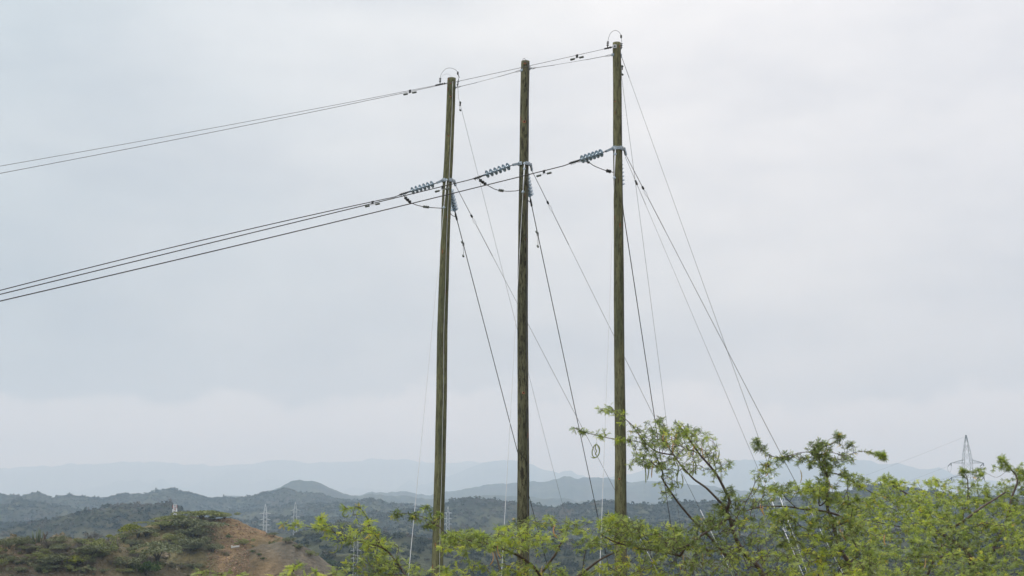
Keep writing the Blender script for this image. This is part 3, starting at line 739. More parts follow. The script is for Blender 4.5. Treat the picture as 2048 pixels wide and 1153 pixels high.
for i, q in enumerate(POLES):
    base = (q.ax.x, q.D)
    f, T = fit_wire(LEFTPX[i], base, A_DIR, 2, 0, 40)
    # string direction from link end to clamp
    cpt, tc = on_plane(*CLAMPPX[i], base, A_DIR)
    d = (cpt - q.b1).normalized(); L = (cpt - q.b1).length
    ns = 6; pitch = (L - .36) / (ns + .25)
    o, e = insulator_string(q.b1, d, f'string of six grey disc insulators pointing left from {WHO[i]}', ns, pitch * .95)
    te = tc - .14
    pts = [q.b1 + d * (L - .1)] + [f(t) for t in np.linspace(tc + .25, 46, 90)]
    wire('power_conductor', pts, .0142, M['conductor'], f'dark conductor leaving left from {WHO[i]}, {("the highest at the left edge", "middle of the three close together", "the lowest at the left edge")[i]}', 'power line', 'conductors running out of frame to the left', 8)
    dm = on_plane(*[(745, 407), (885, 372.5), (1088, 341)][i], base, A_DIR)[1]
    damper(f, dm, f'vibration damper on the conductor of {WHO[i]}, ' + ('out in clear sky', 'in front of the leftmost pole', 'just right of the middle pole')[i], 'dumbbell dampers on the conductors', .10, .40)
    # outgoing side behind the pole
    g, T2 = fit_wire(OUTPX[i], base, B_DIR, 1, 0, 20)
    za = g(.15); aa = Vector((q.ax.x + .0, q.D + q.r(q.zb), q.zb)); 
    d2 = (g(1.35) - aa).normalized()
    MB().bar(aa - Vector((0, .02, 0)), aa + d2 * .22, .03, .07).build('link_plate', M['steel'], q.o)
    o2, e2 = insulator_string(aa + d2 * .2, d2, f'string of grey disc insulators hanging behind {WHO[i]}', 7, .125, .135)
    t_end = (e2 - Vector((base[0], base[1], e2.z))).dot(B_DIR)
    pts = [e2] + [g(t) for t in np.linspace(t_end + .3, 15, 20)]
    t = 15.0; z = pts[-1].z; sl = (g(15).z - g(14).z)
    while t < 80:
        t += 2; sl = sl * .975; z += sl * 2; pts.append(Vector((base[0] + B_DIR.x * t, base[1] + B_DIR.y * t, z)))
    wire('power_conductor', pts, .0135, M['conductor'], f'dark conductor dropping steeply behind {WHO[i]} into the valley', 'power line', 'conductors running down into the valley', 8)
    # clamps on the outgoing conductor
    if i < 2:
        p = g(t_end + (1.0 if i == 0 else 1.1)); dd = (g(5) - g(4)).normalized()
        o = thing('vibration_damper', p, f'vibration damper on the steep conductor behind {WHO[i]}', 'damper', 'dampers seen end on below the insulators')
        MB().box(p, dd, dd.cross(ZDIR), ZDIR, .03, .03, .04).build('clamp', M['iron'], o)
        MB().tube([p + Vector((-.02, -.05, .08)), p + Vector((0, -.05, -.1)), p + Vector((.01, -.06, -.40))], .008, 6).build('messenger_cable', M['bright'], o, True)
        for s, zz in ((-1, .06), (1, -.42)):
            MB().lathe(p + Vector((-.02 + .02 * s, -.06, zz)), (0.2, -1, -.6), [(-.07, .02), (-.06, .034), (.05, .036), (.07, .02)], 12).build('weight', M['weight'], o, True)
    # jumper under the string
    jp = JUMP[i]; pts = []
    for k, (x, y) in enumerate(jp):
        u = k / (len(jp) - 1); v = on_plane(x, y, base, A_DIR)[0]
        D_ = v.y * (1 - u) + (q.D + q.r(q.zb) + .12) * u
        if i == 2 and k < 3: D_ += .22
        pts.append(P(x, y, D_))
    pts.append(pts[-1].lerp(e2, .55) - ZDIR * .06); pts.append(e2)
    pts = catmull(pts, 5)
    o = thing('jumper_cable', pts[0], f'sagging jumper cable under the left string of {WHO[i]}', 'cable', 'jumper cables at the poles')
    MB().tube(pts, .012, 8).build('cable', M['conductor'], o, True)
    def coil(c0, c1, name, rr=.034, m='iron'):
        c0 = Vector(c0); c1 = Vector(c1); d = (c1 - c0); L = d.length; b = MB()
        b.tube([c0, c1], rr * .6, 8)
        for k in range(3): cc = c0 + d * ((k + .5) / 3); b.box(cc, d, d.cross(ZDIR), d.cross(d.cross(ZDIR)), L * .09, rr, rr * 1.1)
        b.build(name, M[m], o)
    if i < 2: coil(pts[2], pts[9], 'parallel_clamp', .036); coil(pts[18], pts[22], 'parallel_clamp', .034, 'weight')
    else: coil(pts[26], pts[30], 'parallel_clamp', .040, 'iron'); coil(pts[9], pts[11], 'parallel_clamp', .03, 'iron')

# left guys, tensioned towards the viewer's side
LG = [[(893.5, 363), (887, 428), (877, 520), (863, 660), (838, 920), (817, 1150)],
      [(1049, 330), (1046, 398), (1034, 640), (1033, 660), (1024, 800), (1016, 920), (1003, 1150)],
      [(1230, 300), (1228, 367), (1218, 660), (1212, 780), (1206, 950), (1200, 1130)]]
for i, q in enumerate(POLES):
    nb = -B_DIR; top = front(q, LG[i][0][0], LG[i][0][1], .03)
    end, t = on_plane(LG[i][-1][0], LG[i][-1][1], (top.x, top.y), nb)
    t = max(3.5, min(t, 8.0)); end = P(LG[i][-1][0], LG[i][-1][1], top.y - 4.2)
    d = (end - top).normalized(); a = top + d * .22
    o = thing('guy_wire', top, f'pale guy running down to the lower left from the front of {WHO[i]}', 'guy wire', 'guys on the left of each pole')
    MB().tube([top, top + d * 1.05], .017, 8).build('strain_rod', M['rod'], o, True)
    for s in ((.0, .2, 1.05) if i else (.0, 1.05)):
        c = top + d * s; b = MB(); b.lathe(c - d * .05, d, [(0, .014), (.01, .03), (.04, .034), (.07, .028), (.10, .012)], 10)
        b.box(c, d, (1, 0, 0), (0, 1, 0), .02, .045, .016); b.build('clevis', M['steel'], o)
    g_end = end + d * 40
    k = (gz(end.x, end.y) - end.z) / d.z; g_end = end + d * (k + .1)
    pts = [top + d * 1.05, top + d * 4, top + d * 8, end, g_end]
    MB().tube(pts, [.0055, .006, .0075, .010, .012], 6).build('strand', M['bright'], o, True)

# right guys
RG = [(((917, 384), (940, 430)), (1300, 1115)), (((1072, 354), (1098, 410)), (1440, 1100)), (((1257, 322), (1284, 371)), (1646, 1071))]
for i, q in enumerate(POLES):
    px, py = RG[i][1]; D1 = q.D + (4.2, 4.0, 4.0)[i]
    a = q.rc; e = P(px, py, D1); d = (e - a).normalized()
    k = (gz(e.x, e.y) - e.z) / d.z; ge = e + d * (k + .1)
    o = thing('guy_wire', a, f'long guy slanting down to the right from the bracket of {WHO[i]}', 'guy wire', 'guys on the right of each pole')
    MB().tube([a, a + d * 1.15], .0095, 6).build('rod', M['thin'], o, True)
    c = a + d * 1.15; sd = Vector((d.z, 0, -d.x)).normalized()
    MB().lathe(c - d * .08, d, [(0, .012), (.03, .034), (.10, .036), (.13, .012)], 10).build('clevis', M['iron'], o, True)
    MB().tube([c + d * .05, c + d * .14 + sd * .03, c + d * .24 + sd * .026, c + d * .33], .007, 6, False).tube([c + d * .05, c + d * .14 - sd * .03, c + d * .24 - sd * .026, c + d * .33], .007, 6, False).build('thimble', M['bright'], o, True)
    MB().tube([c + d * .32, c + d * 1.5], .0095, 6).tube([c + d * 1.49, ge - d * 5], .0062 if i < 2 else .0080, 6).build('strand', M['thin'], o, True)
    MB().tube([ge - d * 5.05, ge], .012, 8).build('guard', M['rod'], o, True)
for a_, e_, lab, r in ((P(1250.5, 314, p3.D + .05), (1599, 1133), 'thinnest guy spreading down to the right, starting at the bracket of the tallest right pole', .0042), (P(1242.5, 112, p3.D), (1602, 1112), 'guy from the very top of the tallest right pole slanting far out to the right', .0052)):
    e = P(*e_, p3.D - 3.4); d = (e - a_).normalized(); k = (gz(e.x, e.y) - e.z) / d.z; ge = e + d * (k + .1)
    o = thing('guy_wire', a_, lab, 'guy wire')
    L1 = .95 if a_.z < 12 else .0
    if L1:
        c = a_ + d * L1; MB().tube([a_, c], .006, 6).build('rod', M['thin'], o, True)
        MB().lathe(c - d * .1, d, [(0, .012), (.03, .03), (.16, .032), (.19, .012)], 10).build('clevis', M['iron'], o, True)
        a2 = c
    else:
        a2 = a_
        MB().box(a_ - Vector((.03, 0, 0)), (1, 0, 0), (0, 1, 0), (0, 0, 1), .05, .04, .05).build('eye_plate', M['steel'], o)
    MB().tube([a2, a2 + d * .8], r * 1.6, 6).tube([a2 + d * .78, ge - d * 4.8], r, 6).build('strand', M['thin'], o, True)
    MB().tube([ge - d * 4.85, ge], .010, 8).build('guard', M['rod'], o, True)

# shield wires to the left
SHPX = [(p1, [(0, 332.7), (296.6, 280), (780, 189.3), (870, 171.5)], (872, 171), (820, 181), 'upper thin shield wire running left from the top of the leaning leftmost pole'),
        (p3, [(0, 347.2), (349.4, 280), (780, 192), (910, 163.7), (980, 149.9), (1041.5, 135.5), (1130, 117.3), (1208, 98)], (1210, 98), (1154, 111), 'thin shield wire from the tallest pole top crossing before the other pole tops')]
for q, px, st, dm, lab in SHPX:
    zt = q.zs[-1] - .2; base = (q.at(zt).x, q.D)
    f, T = fit_wire(px, base, A_DIR, 2, 0, 40); s0, ts = on_plane(*st, base, A_DIR)
    wire('shield_wire', [s0] + [f(t) for t in np.linspace(ts + .2, 46, 80)], .0068, M['thin'], lab, 'power line')
    damper(f, on_plane(*dm, base, A_DIR)[1], 'damper on the thin shield wire, ' + ('left of the leaning leftmost pole top' if q is p1 else 'between the middle pole top and the tallest pole top'), 'dampers on the shield wires', .085, .36)
    # strain fitting
    ax = q.at(s0.z); att = Vector((ax.x - q.r(s0.z), q.D - .03, P(893 if q is p1 else 1226, 167 if q is p1 else 95, q.D).z))
    o = thing('strain_fitting', att, 'fitting with three tiny sheds holding the shield wire at ' + WHO[0 if q is p1 else 2], 'fitting', 'shield wire fittings')
    d = (s0 - att).normalized()
    b = MB(); b.bar(att, s0, .012, .018); b.bar(s0 - d * .26, s0 + d * .02, .03, .045)
    for k in (.1, .2): b.lathe(att + d * (k * .8), d, [(0, .014), (.01, .034), (.03, .034), (.04, .014)], 8)
    b.build('clevis_rod', M['iron'], o)
    up = P(*((880.5, 157) if q is p1 else (1216, 83)), s0.y); foot = P(*((880, 168) if q is p1 else (1215, 96)), s0.y)
    du = (up - foot).normalized()
    MB().tube([foot, up], .014, 8).build('stem', M['iron'], o, True)
    for k in range(3): MB().lathe(foot + du * (.07 + .052 * k), du, [(-.008, .012), (0, .038), (.012, .040), (.022, .014)], 12).build('shed', M['iron'], o, True)
    # small sheds on the right, behind
    ru = P(*((917.5, 158) if q is p1 else (1243.3, 87)), q.D + .25); rf = P(*((914.5, 173) if q is p1 else (1242.5, 99)), q.D + .25); du = (ru - rf).normalized()
    o2 = thing('strain_fitting', rf, 'small dark sheds behind the top of ' + WHO[0 if q is p1 else 2], 'fitting', 'shield wire fittings')
    MB().tube([rf, ru], .012, 8).build('stem', M['iron'], o2, True)
    for k in range(3): MB().lathe(rf + du * (.05 + .06 * k), du, [(-.008, .012), (0, .036), (.012, .038), (.022, .014)], 12).build('shed', M['iron'], o2, True)
    # loop over the pole top
    lp = [(880.5, 157), (882, 150), (886, 143.5), (892, 138), (900, 136.4), (908, 138.5), (914, 143), (916.3, 149), (917.5, 158)] if q is p1 else [(1216, 83), (1217, 77), (1219.5, 70), (1224, 64), (1230.5, 61.3), (1236.5, 63.5), (1241, 69), (1242.6, 76), (1243.3, 87)]
    pts = catmull([P(x, y, s0.y + (q.D + .25 - s0.y) * k / (len(lp) - 1)) for k, (x, y) in enumerate(lp)], 5)
    o3 = thing('jumper_loop', pts[0], 'thin wire loop arching over the top of ' + WHO[0 if q is p1 else 2], 'wire loop')
    MB().tube(pts, .0062, 6).build('wire', M['thin'], o3, True)
    cpt = pts[-8]; MB().lathe(cpt + ZDIR * .05, -ZDIR, [(0, .012), (.02, .028), (.09, .030), (.12, .012)], 8).build('connector', M['iron'], o3, True)
    if q is p1: MB().tube([pts[-8], pts[-8] + Vector((.04, 0, -.12)), pts[-8] + Vector((.06, 0, -.17))], .008, 5).build('wire_tail', M['iron'], o3, True)
# thin pale loop beside the left pole top
pts = catmull([P(x, y, 45.9 - .15 * (1 - k / 5)) for k, (x, y) in enumerate([(881.5, 157), (885, 152), (890, 149), (895, 148.3), (900, 151), (903.6, 157), (903.8, 168)])], 5)
wire('earth_loop', pts, .005, M['bright'], 'pale small wire loop inside the arch over the leftmost pole top', 'wire loop')
pts = catmull([P(x, y, 44.0) for x, y in [(1045, 126), (1045.4, 121), (1047.8, 116.8), (1051, 120), (1054, 126), (1059, 132), (1064, 137), (1069, 137.5)]], 5)
wire('earth_loop', pts, .0075, M['thin'], 'small wire loop over the dark middle pole top', 'wire loop')
MB().box(front(p3, 1229, 95.5, .01), (1, 0, 0), (0, 1, 0), (0, 0, 1), .055, .012, .055).build('square_washer', M['bright'], p3.o)
MB().lathe(front(p3, 1229, 95.5, .02), (0, -1, 0), [(0, .03), (.02, .028), (.02, .014), (.05, .014)], 6).build('bolt', M['iron'], p3.o)
# ties between the pole tops
for a_, b_, lab in ((P(1223.5, 110.5, p3.D - .02), P(1060, 138, p2.D - .05), 'tie wire between the middle pole top and the tallest pole top'), (P(1041.5, 141.5, p2.D - .05), P(911, 176, p1.D - .05), 'tie wire between the leftmost pole top and the middle pole top')):
    d = (b_ - a_).normalized(); L = (b_ - a_).length
    o = thing('tie_wire', a_, lab, 'tie wire', 'ties between the pole tops')
    mid = [a_.lerp(b_, t) - ZDIR * (4 * .012 * t * (1 - t)) for t in (0, .2, .4, .6, .8, 1)]
    MB().tube(mid, .0055, 6).build('strand', M['thin'], o, True)
    for e, s in ((a_, 1), (b_, -1)):
        sd = Vector((0, 0, 1)); 
        MB().tube([e, e + d * s * .1 + sd * .03, e + d * s * .26 + sd * .0], .005, 5, False).tube([e, e + d * s * .1 - sd * .03, e + d * s * .26], .005, 5, False).tube([e + d * s * .25, e + d * s * .95 - sd * .015], .0085, 6).build('grip', M['thin'], o, True)
        MB().box(e - d * s * .03, d, (0, 1, 0), ZDIR, .05, .03, .035).build('clevis', M['steel'], o)
# shield wires dropping away behind
for q, px, lab in ((p1, [(917, 180), (935, 260), (973, 420), (1005, 555), (1034, 668), (1058, 758), (1097, 905), (1133, 1035)], 'thin wire dropping behind the leftmost pole top down past the middle pole'),
                   (p3, [(1243.5, 130), (1245, 190), (1272, 365), (1278, 420), (1300, 600), (1313, 700), (1333, 850), (1345, 930), (1362, 1060)], 'thin wire dropping behind the tallest pole top, nearly parallel to its shaft')):
    z0 = q.zs[-1] - .25; base = (q.at(z0).x + .02, q.D)
    f, T = fit_wire(px, base, B_DIR, 1, 0, 10)
    pts = [P(px[0][0] - 1.5, px[0][1] - 8, q.D + .2)] + [f(t) for t in np.linspace(.9, 16, 24)]
    t = 16.0; z = pts[-1].z; sl = f(1).z - f(0).z
    while t < 80: t += 2; sl *= .975; z += 2 * sl; pts.append(Vector((base[0] + B_DIR.x * t, base[1] + B_DIR.y * t, max(z, gz(base[0] + B_DIR.x * t, base[1] + B_DIR.y * t) + 3))))
    wire('shield_wire', pts, .0056, M['thin'], lab, 'power line')
    p = P(*((920, 210) if q is p1 else (1243.6, 138)), q.D + .9)
    o = thing('vibration_damper', p, 'small damper hanging on the thin wire behind the top of ' + WHO[0 if q is p1 else 2], 'damper', 'dampers seen end on near the pole tops')
    MB().box(p, (1, 0, 0), (0, 1, 0), ZDIR, .03, .03, .035).build('clamp', M['iron'], o)
    MB().tube([p + Vector((-.02, -.05, .08)), p + Vector((0, -.05, -.2))], .007, 6).build('messenger_cable', M['bright'], o, True)
    for zz in (.07, -.2): MB().lathe(p + Vector((0.01, -.05, zz)), (.2, -1, -.6), [(-.05, .02), (-.04, .032), (.04, .034), (.05, .02)], 10).build('weight', M['weight'], o, True)

# ------------------------------------------------------------------ distant pylons
def lattice_pylon(top, zbase, H_arms, arm_w, wtop, wbase, label, mat, th=.2, group=None, ins=None, peak=None, waist=None):
    """top: apex point; arms given by heights below apex"""
    zb = zbase; o = thing('lattice_pylon', Vector((top.x, top.y, zb)), label, 'pylon', group)
    b = MB(); Z1 = top.z; Zw = top.z - (waist or 0.28 * (top.z - zb) + 0)
    def half(z):
        if z > Zw: return wtop * .12 + (wtop - wtop * .12) * (Z1 - z) / (Z1 - Zw)
        zl = Z1 - max(H_arms) - 2
        if z > zl: return wtop
        return wtop + (wbase - wtop) * (zl - z) / max(zl - zb, 1)
    n = max(10, int((Z1 - zb) / 2.6)); zz = [zb + (Z1 - zb) * k / n for k in range(n + 1)]
    cor = lambda z, k: Vector((top.x + half(z) * (1, 1, -1, -1)[k], top.y + half(z) * (1, -1, -1, 1)[k], z))
    for i in range(n):
        for k in range(4):
            b.bar(cor(zz[i], k), cor(zz[i + 1], k), th, th, (0, 1, 0))
            b.bar(cor(zz[i], k), cor(zz[i + 1], (k + 1) % 4), th * .6, th * .6, (0, 1, 0))
            b.bar(cor(zz[i], (k + 1) % 4), cor(zz[i + 1], k), th * .6, th * .6, (0, 1, 0))
    b.lathe(Vector((top.x, top.y, Z1 - .1)), ZDIR, [(0, wtop * .2), (.3, wtop * .2)], 6)
    b.build('lattice_tower', mat, o)
    for h in H_arms:
        z = Z1 - h
        for s in (-1, 1):
            a = MB(); tip = Vector((top.x + s * arm_w, top.y, z)); hw = half(z)
            for yy in (-1, 1):
                r0 = Vector((top.x + s * hw, top.y + yy * hw, z)); r1 = Vector((top.x + s * hw, top.y + yy * hw, z + arm_w * .2))
                a.bar(r0, tip, th, th); a.bar(r1, tip, th * .9, th * .9)
                for k in range(1, 4): u = k / 4; a.bar(r0.lerp(tip, u), r1.lerp(tip, u - .2), th * .5, th * .5)
            a.build('crossarm', mat, o)
            if ins:
                MB().tube([tip, tip + Vector(ins)], th * 1.7, 7).build('insulator', M['glass_ins'], o, True)
                MB().tube([tip, tip + Vector((s * .05 + .1, .3, -abs(ins[2]) * .9))], th * 1.6, 7).build('insulator', M['glass_ins'], o, True)
    for k in range(1): pass
    return o
def far_pylon(px, ytop, D, arms, armpx, wpx, label, mat=None, th=.22):
    top = P(px, ytop, D); zb = gz(top.x, D)
    s = D / F
    lattice_pylon(top, zb - .5, [(a - ytop) * s for a in arms], armpx * s, wpx * s, wpx * 2.6 * s, label, mat or M['pylon'], th, 'pale lattice pylons in the valley', waist=(arms[0] - ytop) * s)
far_pylon(531, 1009, 1000, [1027.5, 1039, 1050], 11, 3.2, 'whitest lattice pylon rising behind the orange hilltop', th=.19)
far_pylon(591, 1005, 980, [1021, 1034, 1047], 10.5, 2.9, 'tall thin pylon with faint arms standing to the right of the spoil heap', th=.10)
far_pylon(712, 1070, 470, [1086, 1101, 1116], 11, 4.0, 'pale pylon half hidden behind the left mesquite sprays', th=.045)
far_pylon(896, 1014, 1050, [1026.5, 1037.5, 1048], 8.5, 2.6, 'pale pylon immediately right of the leftmost wooden pole', th=.20)
far_pylon(1567, 992, 900, [1003, 1016, 1030], 9, 2.6, 'faint pylon behind the mesquite where the thin guys come down', th=.16)
far_pylon(1676, 998, 930, [1010, 1022, 1034], 8, 2.4, 'faint pylon behind the forked mesquite limb', th=.15)
D = 450; top = P(1932, 872, D); s = D / F
lattice_pylon(top, gz(top.x, D) - .5, [54 * s, 82 * s], 32 * s, 8 * s, 22 * s, 'dark grey lattice pylon with wide arms standing out against the sky on the right', M['pylon_dark'], .07, None, (-1.25, -.6, -1.05), waist=48 * s)
for a_, lab in ((P(1932, 873, D), 'faint wire falling left from the peak of the dark grey pylon'), (P(1894, 934, D), 'faint wire falling left from the upper left arm of the dark grey pylon'), (P(1954, 934, D), 'faint wire falling from the upper right arm of the dark grey pylon'), (P(1894, 961, D), 'faint wire falling left from the lower left arm of the dark grey pylon')):
    e = a_ + Vector((-95, 260, -42)); pts = [a_.lerp(e, t) - ZDIR * 30 * t * (1 - t) * .6 for t in np.linspace(0, 1, 14)]
    wire('pylon_wire', pts, .016, M['pylon_dark'], lab, 'power line', 'wires of the dark grey pylon', 5)
for x in (1901, 1963):
    pts = [P(x - 6, 934, D), P(x - 5, 942, D), P(x - 1, 945, D), P(x + 1, 940, D), P(x + 1.5, 934, D)]
    wire('pylon_jumper', catmull(pts, 3), .03, M['pylon_dark'], 'slack loop below the upper %s arm of the dark grey pylon' % ('left' if x < 1930 else 'right'), 'cable', None, 5)
# mobile phone mast
Dm = 700; s = Dm / F; top = P(350.5, 1013, Dm); zb = gz(top.x, Dm) - .5
o = thing('phone_mast', Vector((top.x, Dm, zb)), 'white mobile phone mast with red and white antenna panels above the near hill', 'phone mast')
b = MB()
for k in range(4):
    dx, dy = (1, 1, -1, -1)[k] * .62, (1, -1, -1, 1)[k] * .62; b.bar(Vector((top.x + dx * 1.6, Dm + dy * 1.6, zb)), Vector((top.x + dx, Dm + dy, top.z)), .22, .22, (0, 1, 0))
n = 24
for i in range(n):
    za, zc_ = zb + (top.z - zb) * i / n, zb + (top.z - zb) * (i + 1) / n
    b.bar(Vector((top.x - .65, Dm - .65, za)), Vector((top.x + .65, Dm - .65, zc_)), .12, .12, (0, 1, 0)); b.bar(Vector((top.x + .65, Dm - .65, za)), Vector((top.x - .65, Dm - .65, zc_)), .12, .12, (0, 1, 0))
b.build('mast', M['whitepaint'], o)
for dx, dz, mm in ((-.95, -.2, 'redpaint'), (.95, -.2, 'redpaint'), (-.5, .3, 'whitepaint'), (.5, .3, 'whitepaint'), (-1.0, -2.2, 'whitepaint'), (1.0, -2.2, 'whitepaint'), (0, -1.2, 'redpaint')):
    MB().box(top + Vector((dx, -.75, dz)), (1, 0, 0), (0, 1, 0), ZDIR, .17, .12, .75).build('antenna', M[mm], o)

# ------------------------------------------------------------------ mesquite trees
def leaf_protos(n, ww, ll0):
    out = []
    for v in range(6):
        r = np.random.default_rng(100 + v); quads = []
        npair = (2, 4, 3)[v % 3]
        for pn in range(npair):
            side = 1 if pn % 2 else -1; start = 0.008 + (0.018 if pn > 1 else 0.0)
            ang = side * math.radians(r.uniform(15, 45)); L = r.uniform(.038, .062); droop = r.uniform(.0, .8)
            for k in range(n):
                u = (k + .5) / n; px_ = start + math.cos(ang) * L * u; py_ = math.sin(ang) * L * u * (1 + .2 * u); pz_ = -droop * L * u * u * .6
                for sd in (-1, 1):
                    ll = ll0 * (1 - .5 * abs(u - .45) * 1.6) * r.uniform(.85, 1.15)
                    a = ang + sd * math.radians(64 + r.normal() * 8); dx, dy = math.cos(a), math.sin(a); dz = -.2 + r.normal() * .2
                    b0 = np.array([px_, py_, pz_]); tip = b0 + np.array([dx, dy, dz]) * ll; mid = (b0 + tip) / 2; nx = np.array([-dy, dx, 0]) * ww
                    quads += [b0, mid + nx, tip, mid - nx]
        out.append(np.array(quads))
    return out
LEAVES_FINE = leaf_protos(9, .0030, .0115); LEAVES_WIDE = leaf_protos(6, .0040, .0125)

def frames(xdir, up):
    x = xdir / np.linalg.norm(xdir, axis=1)[:, None]; y = np.cross(up, x); y /= np.linalg.norm(y, axis=1)[:, None]; z = np.cross(x, y)
    return np.stack([x, y, z], -1)
class Mesquite:
    def __init__(s, label, base, seed):
        s.rng = np.random.default_rng(seed); s.base = Vector(base); s.pos = [np.array(base, float)]; s.par = [-1]; s.rad = [.07]; s.cost = [0.]; s.fine = [False]
        s.mult = 1.5; s.o = thing('mesquite_tree', base, label, 'tree', 'mesquite trees in front of the poles'); s.pods = 0
    def add(s, p, par, rad, fine):
        s.pos.append(np.array(p, float)); s.par.append(par); s.rad.append(rad); s.fine.append(fine)
        s.cost.append(s.cost[par] + float(np.linalg.norm(s.pos[-1] - s.pos[par]))); return len(s.pos) - 1
    def nearest(s, p):
        A = np.array(s.pos); return int(np.argmin(np.linalg.norm(A - np.array(p), axis=1)))
    def limb(s, pts, r0, r1, D0, D1, leafy=.6, root=None):
        r0 *= .85; r1 *= .85
        """pts in photo pixels from the thick end to the tip, drawn at distances D0..D1"""
        n = len(pts); W = [P(x, y, D0 + (D1 - D0) * k / max(n - 1, 1)) for k, (x, y) in enumerate(pts)]
        C = catmull(W, 4); par = s.nearest(C[0]) if root is None else root
        # join from the parent
        d = float(np.linalg.norm(np.array(C[0]) - s.pos[par]))
        if d > .12:
            a = Vector(s.pos[par]); m = max(2, int(d / .15))
            for k in range(1, m):
                u = k / m; q = a.lerp(C[0], u) + Vector((0, 0, -.12 * d * math.sin(u * math.pi) * .5)) + Vector(tuple(s.rng.normal(size=3) * .01))
                par = s.add(q, par, r0 * (1.25 - .2 * u), False)
        m = len(C)
        for k, c in enumerate(C):
            u = k / (m - 1); par = s.add(c, par, r0 + (r1 - r0) * u, u > leafy)
        return par
    def fill(s, attr, arch=.12):
        A = np.array(attr); n = len(A); N = np.array(s.pos); cst = np.array(s.cost)
        best = np.full(n, 1e9); bi = np.zeros(n, int); done = np.zeros(n, bool)
        for i in range(len(N)):
            if s.fine[i] or s.rad[i] < .2:
                d = np.linalg.norm(A - N[i], axis=1) + .18 * cst[i]; m = d < best; best[m] = d[m]; bi[m] = i
        for _ in range(n):
            j = int(np.argmin(np.where(done, 1e9, best))); done[j] = True
            a = s.pos[bi[j]]; b = A[j]; dist = float(np.linalg.norm(b - a)); par = int(bi[j]); m = max(2, int(dist / .055))
            m = min(m, 14); off = s.rng.normal(size=3) * dist * .10; off[2] += arch * dist
            new = []
            for k in range(1, m + 1):
                u = k / m; q = a * (1 - u) + b * u + off * math.sin(u * math.pi) + s.rng.normal(size=3) * .004
                par = s.add(q, par, .0028, (u > .35) or dist < .5); new.append(par)
            for i in new[m // 3::2] + [new[-1]]:
                d = np.linalg.norm(A - s.pos[i], axis=1) + .18 * s.cost[i]; mm = (d < best) & ~done; best[mm] = d[mm]; bi[mm] = i
    def pod(s, px, py, D, kind=0, L=.15, hang=True, tint=None, curl=None):
        p = P(px, py, D); b = MB(); r = random; c = curl if curl is not None else r.uniform(-.9, .9); n = 9; pts = []; a = -math.pi / 2 + r.uniform(-.25, .25) - c * .5; q = Vector(p); az = r.uniform(0, 6.28) if curl is None else 0
        for k in range(n):
            pts.append(q.copy()); q = q + Vector((math.cos(az) * math.cos(a), math.sin(az) * math.cos(a), math.sin(a))) * (L / (n - 1)); a += c / (n - 1) * 2
        rr = [.0018, .0042, .0056, .0048, .0058, .0048, .0058, .0046, .0012]
        b.tube(pts, rr, 6); o = b.build('seed_pod', M['pod'], s.o, True)
        at = o.data.attributes.new('tint', 'FLOAT', 'POINT'); v = tint if tint is not None else (r.uniform(0, .55) if r.random() < .8 else r.uniform(.75, 1)); at.data.foreach_set('value', [v] * len(o.data.vertices)); s.pods += 1
    def finish(s, per=1.7, scale=1.0, tbias=0.0, tipl=3, wide=False):
        LEAVES = LEAVES_WIDE if wide else LEAVES_FINE
        N = np.array(s.pos); par = np.array(s.par); rad = np.array(s.rad); n = len(N)
        # pipe model over the fine growth
        acc = np.zeros(n); kids = np.zeros(n, int)
        for i in range(n - 1, 0, -1):
            a_ = max(acc[i], .0022 ** 2.4); acc[i] = a_; acc[par[i]] += a_ * .96; kids[par[i]] += 1
        pr = np.minimum(acc ** (1 / 2.4), .05); R = np.where(rad > .004, np.maximum(rad, pr * .6), np.maximum(pr * .75, .0022))
        i = np.arange(1, n); a = N[par[i]]; b = N[i]; ra = np.minimum(R[par[i]], R[i] * 1.8); rb = R[i]
        d = b - a; L = np.linalg.norm(d, axis=1); ok = L > 1e-5; a, b, ra, rb, d, L = a[ok], b[ok], ra[ok], rb[ok], d[ok], L[ok]; d = d / L[:, None]
        b = b + d * (rb * .4)[:, None]
        ref = np.where(np.abs(d[:, 2:3]) > .9, np.array([[1., 0, 0]]), np.array([[0, 0, 1.]])); u = np.cross(d, ref); u /= np.linalg.norm(u, axis=1)[:, None]; w = np.cross(d, u)
        S = 6; V = []
        for k in range(S):
            g = 2 * math.pi * k / S; e = u * math.cos(g) + w * math.sin(g); V.append(a + e * ra[:, None]); V.append(b + e * rb[:, None])
        V = np.stack(V, 1); m = len(a); base = (np.arange(m) * 2 * S)[:, None]
        Q = np.concatenate([base + np.array([[2 * k, 2 * ((k + 1) % S), 2 * ((k + 1) % S) + 1, 2 * k + 1]]) for k in range(S)])
        np_mesh('trunk', V.reshape(-1, 3), Q, None, M['bark'], s.o, smooth=True)
        # leaves
        fine = np.array(s.fine); idx = np.nonzero(fine & (R < .009))[0]; idx = idx[par[idx] >= 0]
        reps = s.rng.poisson(per, len(idx)) + np.where(kids[idx] == 0, tipl, 0); li = np.repeat(idx, reps); k = len(li)
        t = N[li] - N[par[li]]; t /= np.maximum(np.linalg.norm(t, axis=1), 1e-6)[:, None]
        rnd = s.rng.normal(size=(k, 3)); rnd[:, 2] *= .6; x = t * .45 + rnd * .75; x[:, 2] -= .12
        up = s.rng.normal(size=(k, 3)) * .45; up[:, 2] += 1
        Fm = frames(x, up); sc = scale * s.rng.uniform(.65, 1.15, k); origin = N[li] + s.rng.normal(size=(k, 3)) * .004
        # sprays share a hue
        sp = vnoise(N[li][:, 0] * 3.1, N[li][:, 2] * 3.1 + N[li][:, 1] * 2.0) + .8 * vnoise(N[li][:, 0] * .9 + 40, N[li][:, 2] * 1.3)
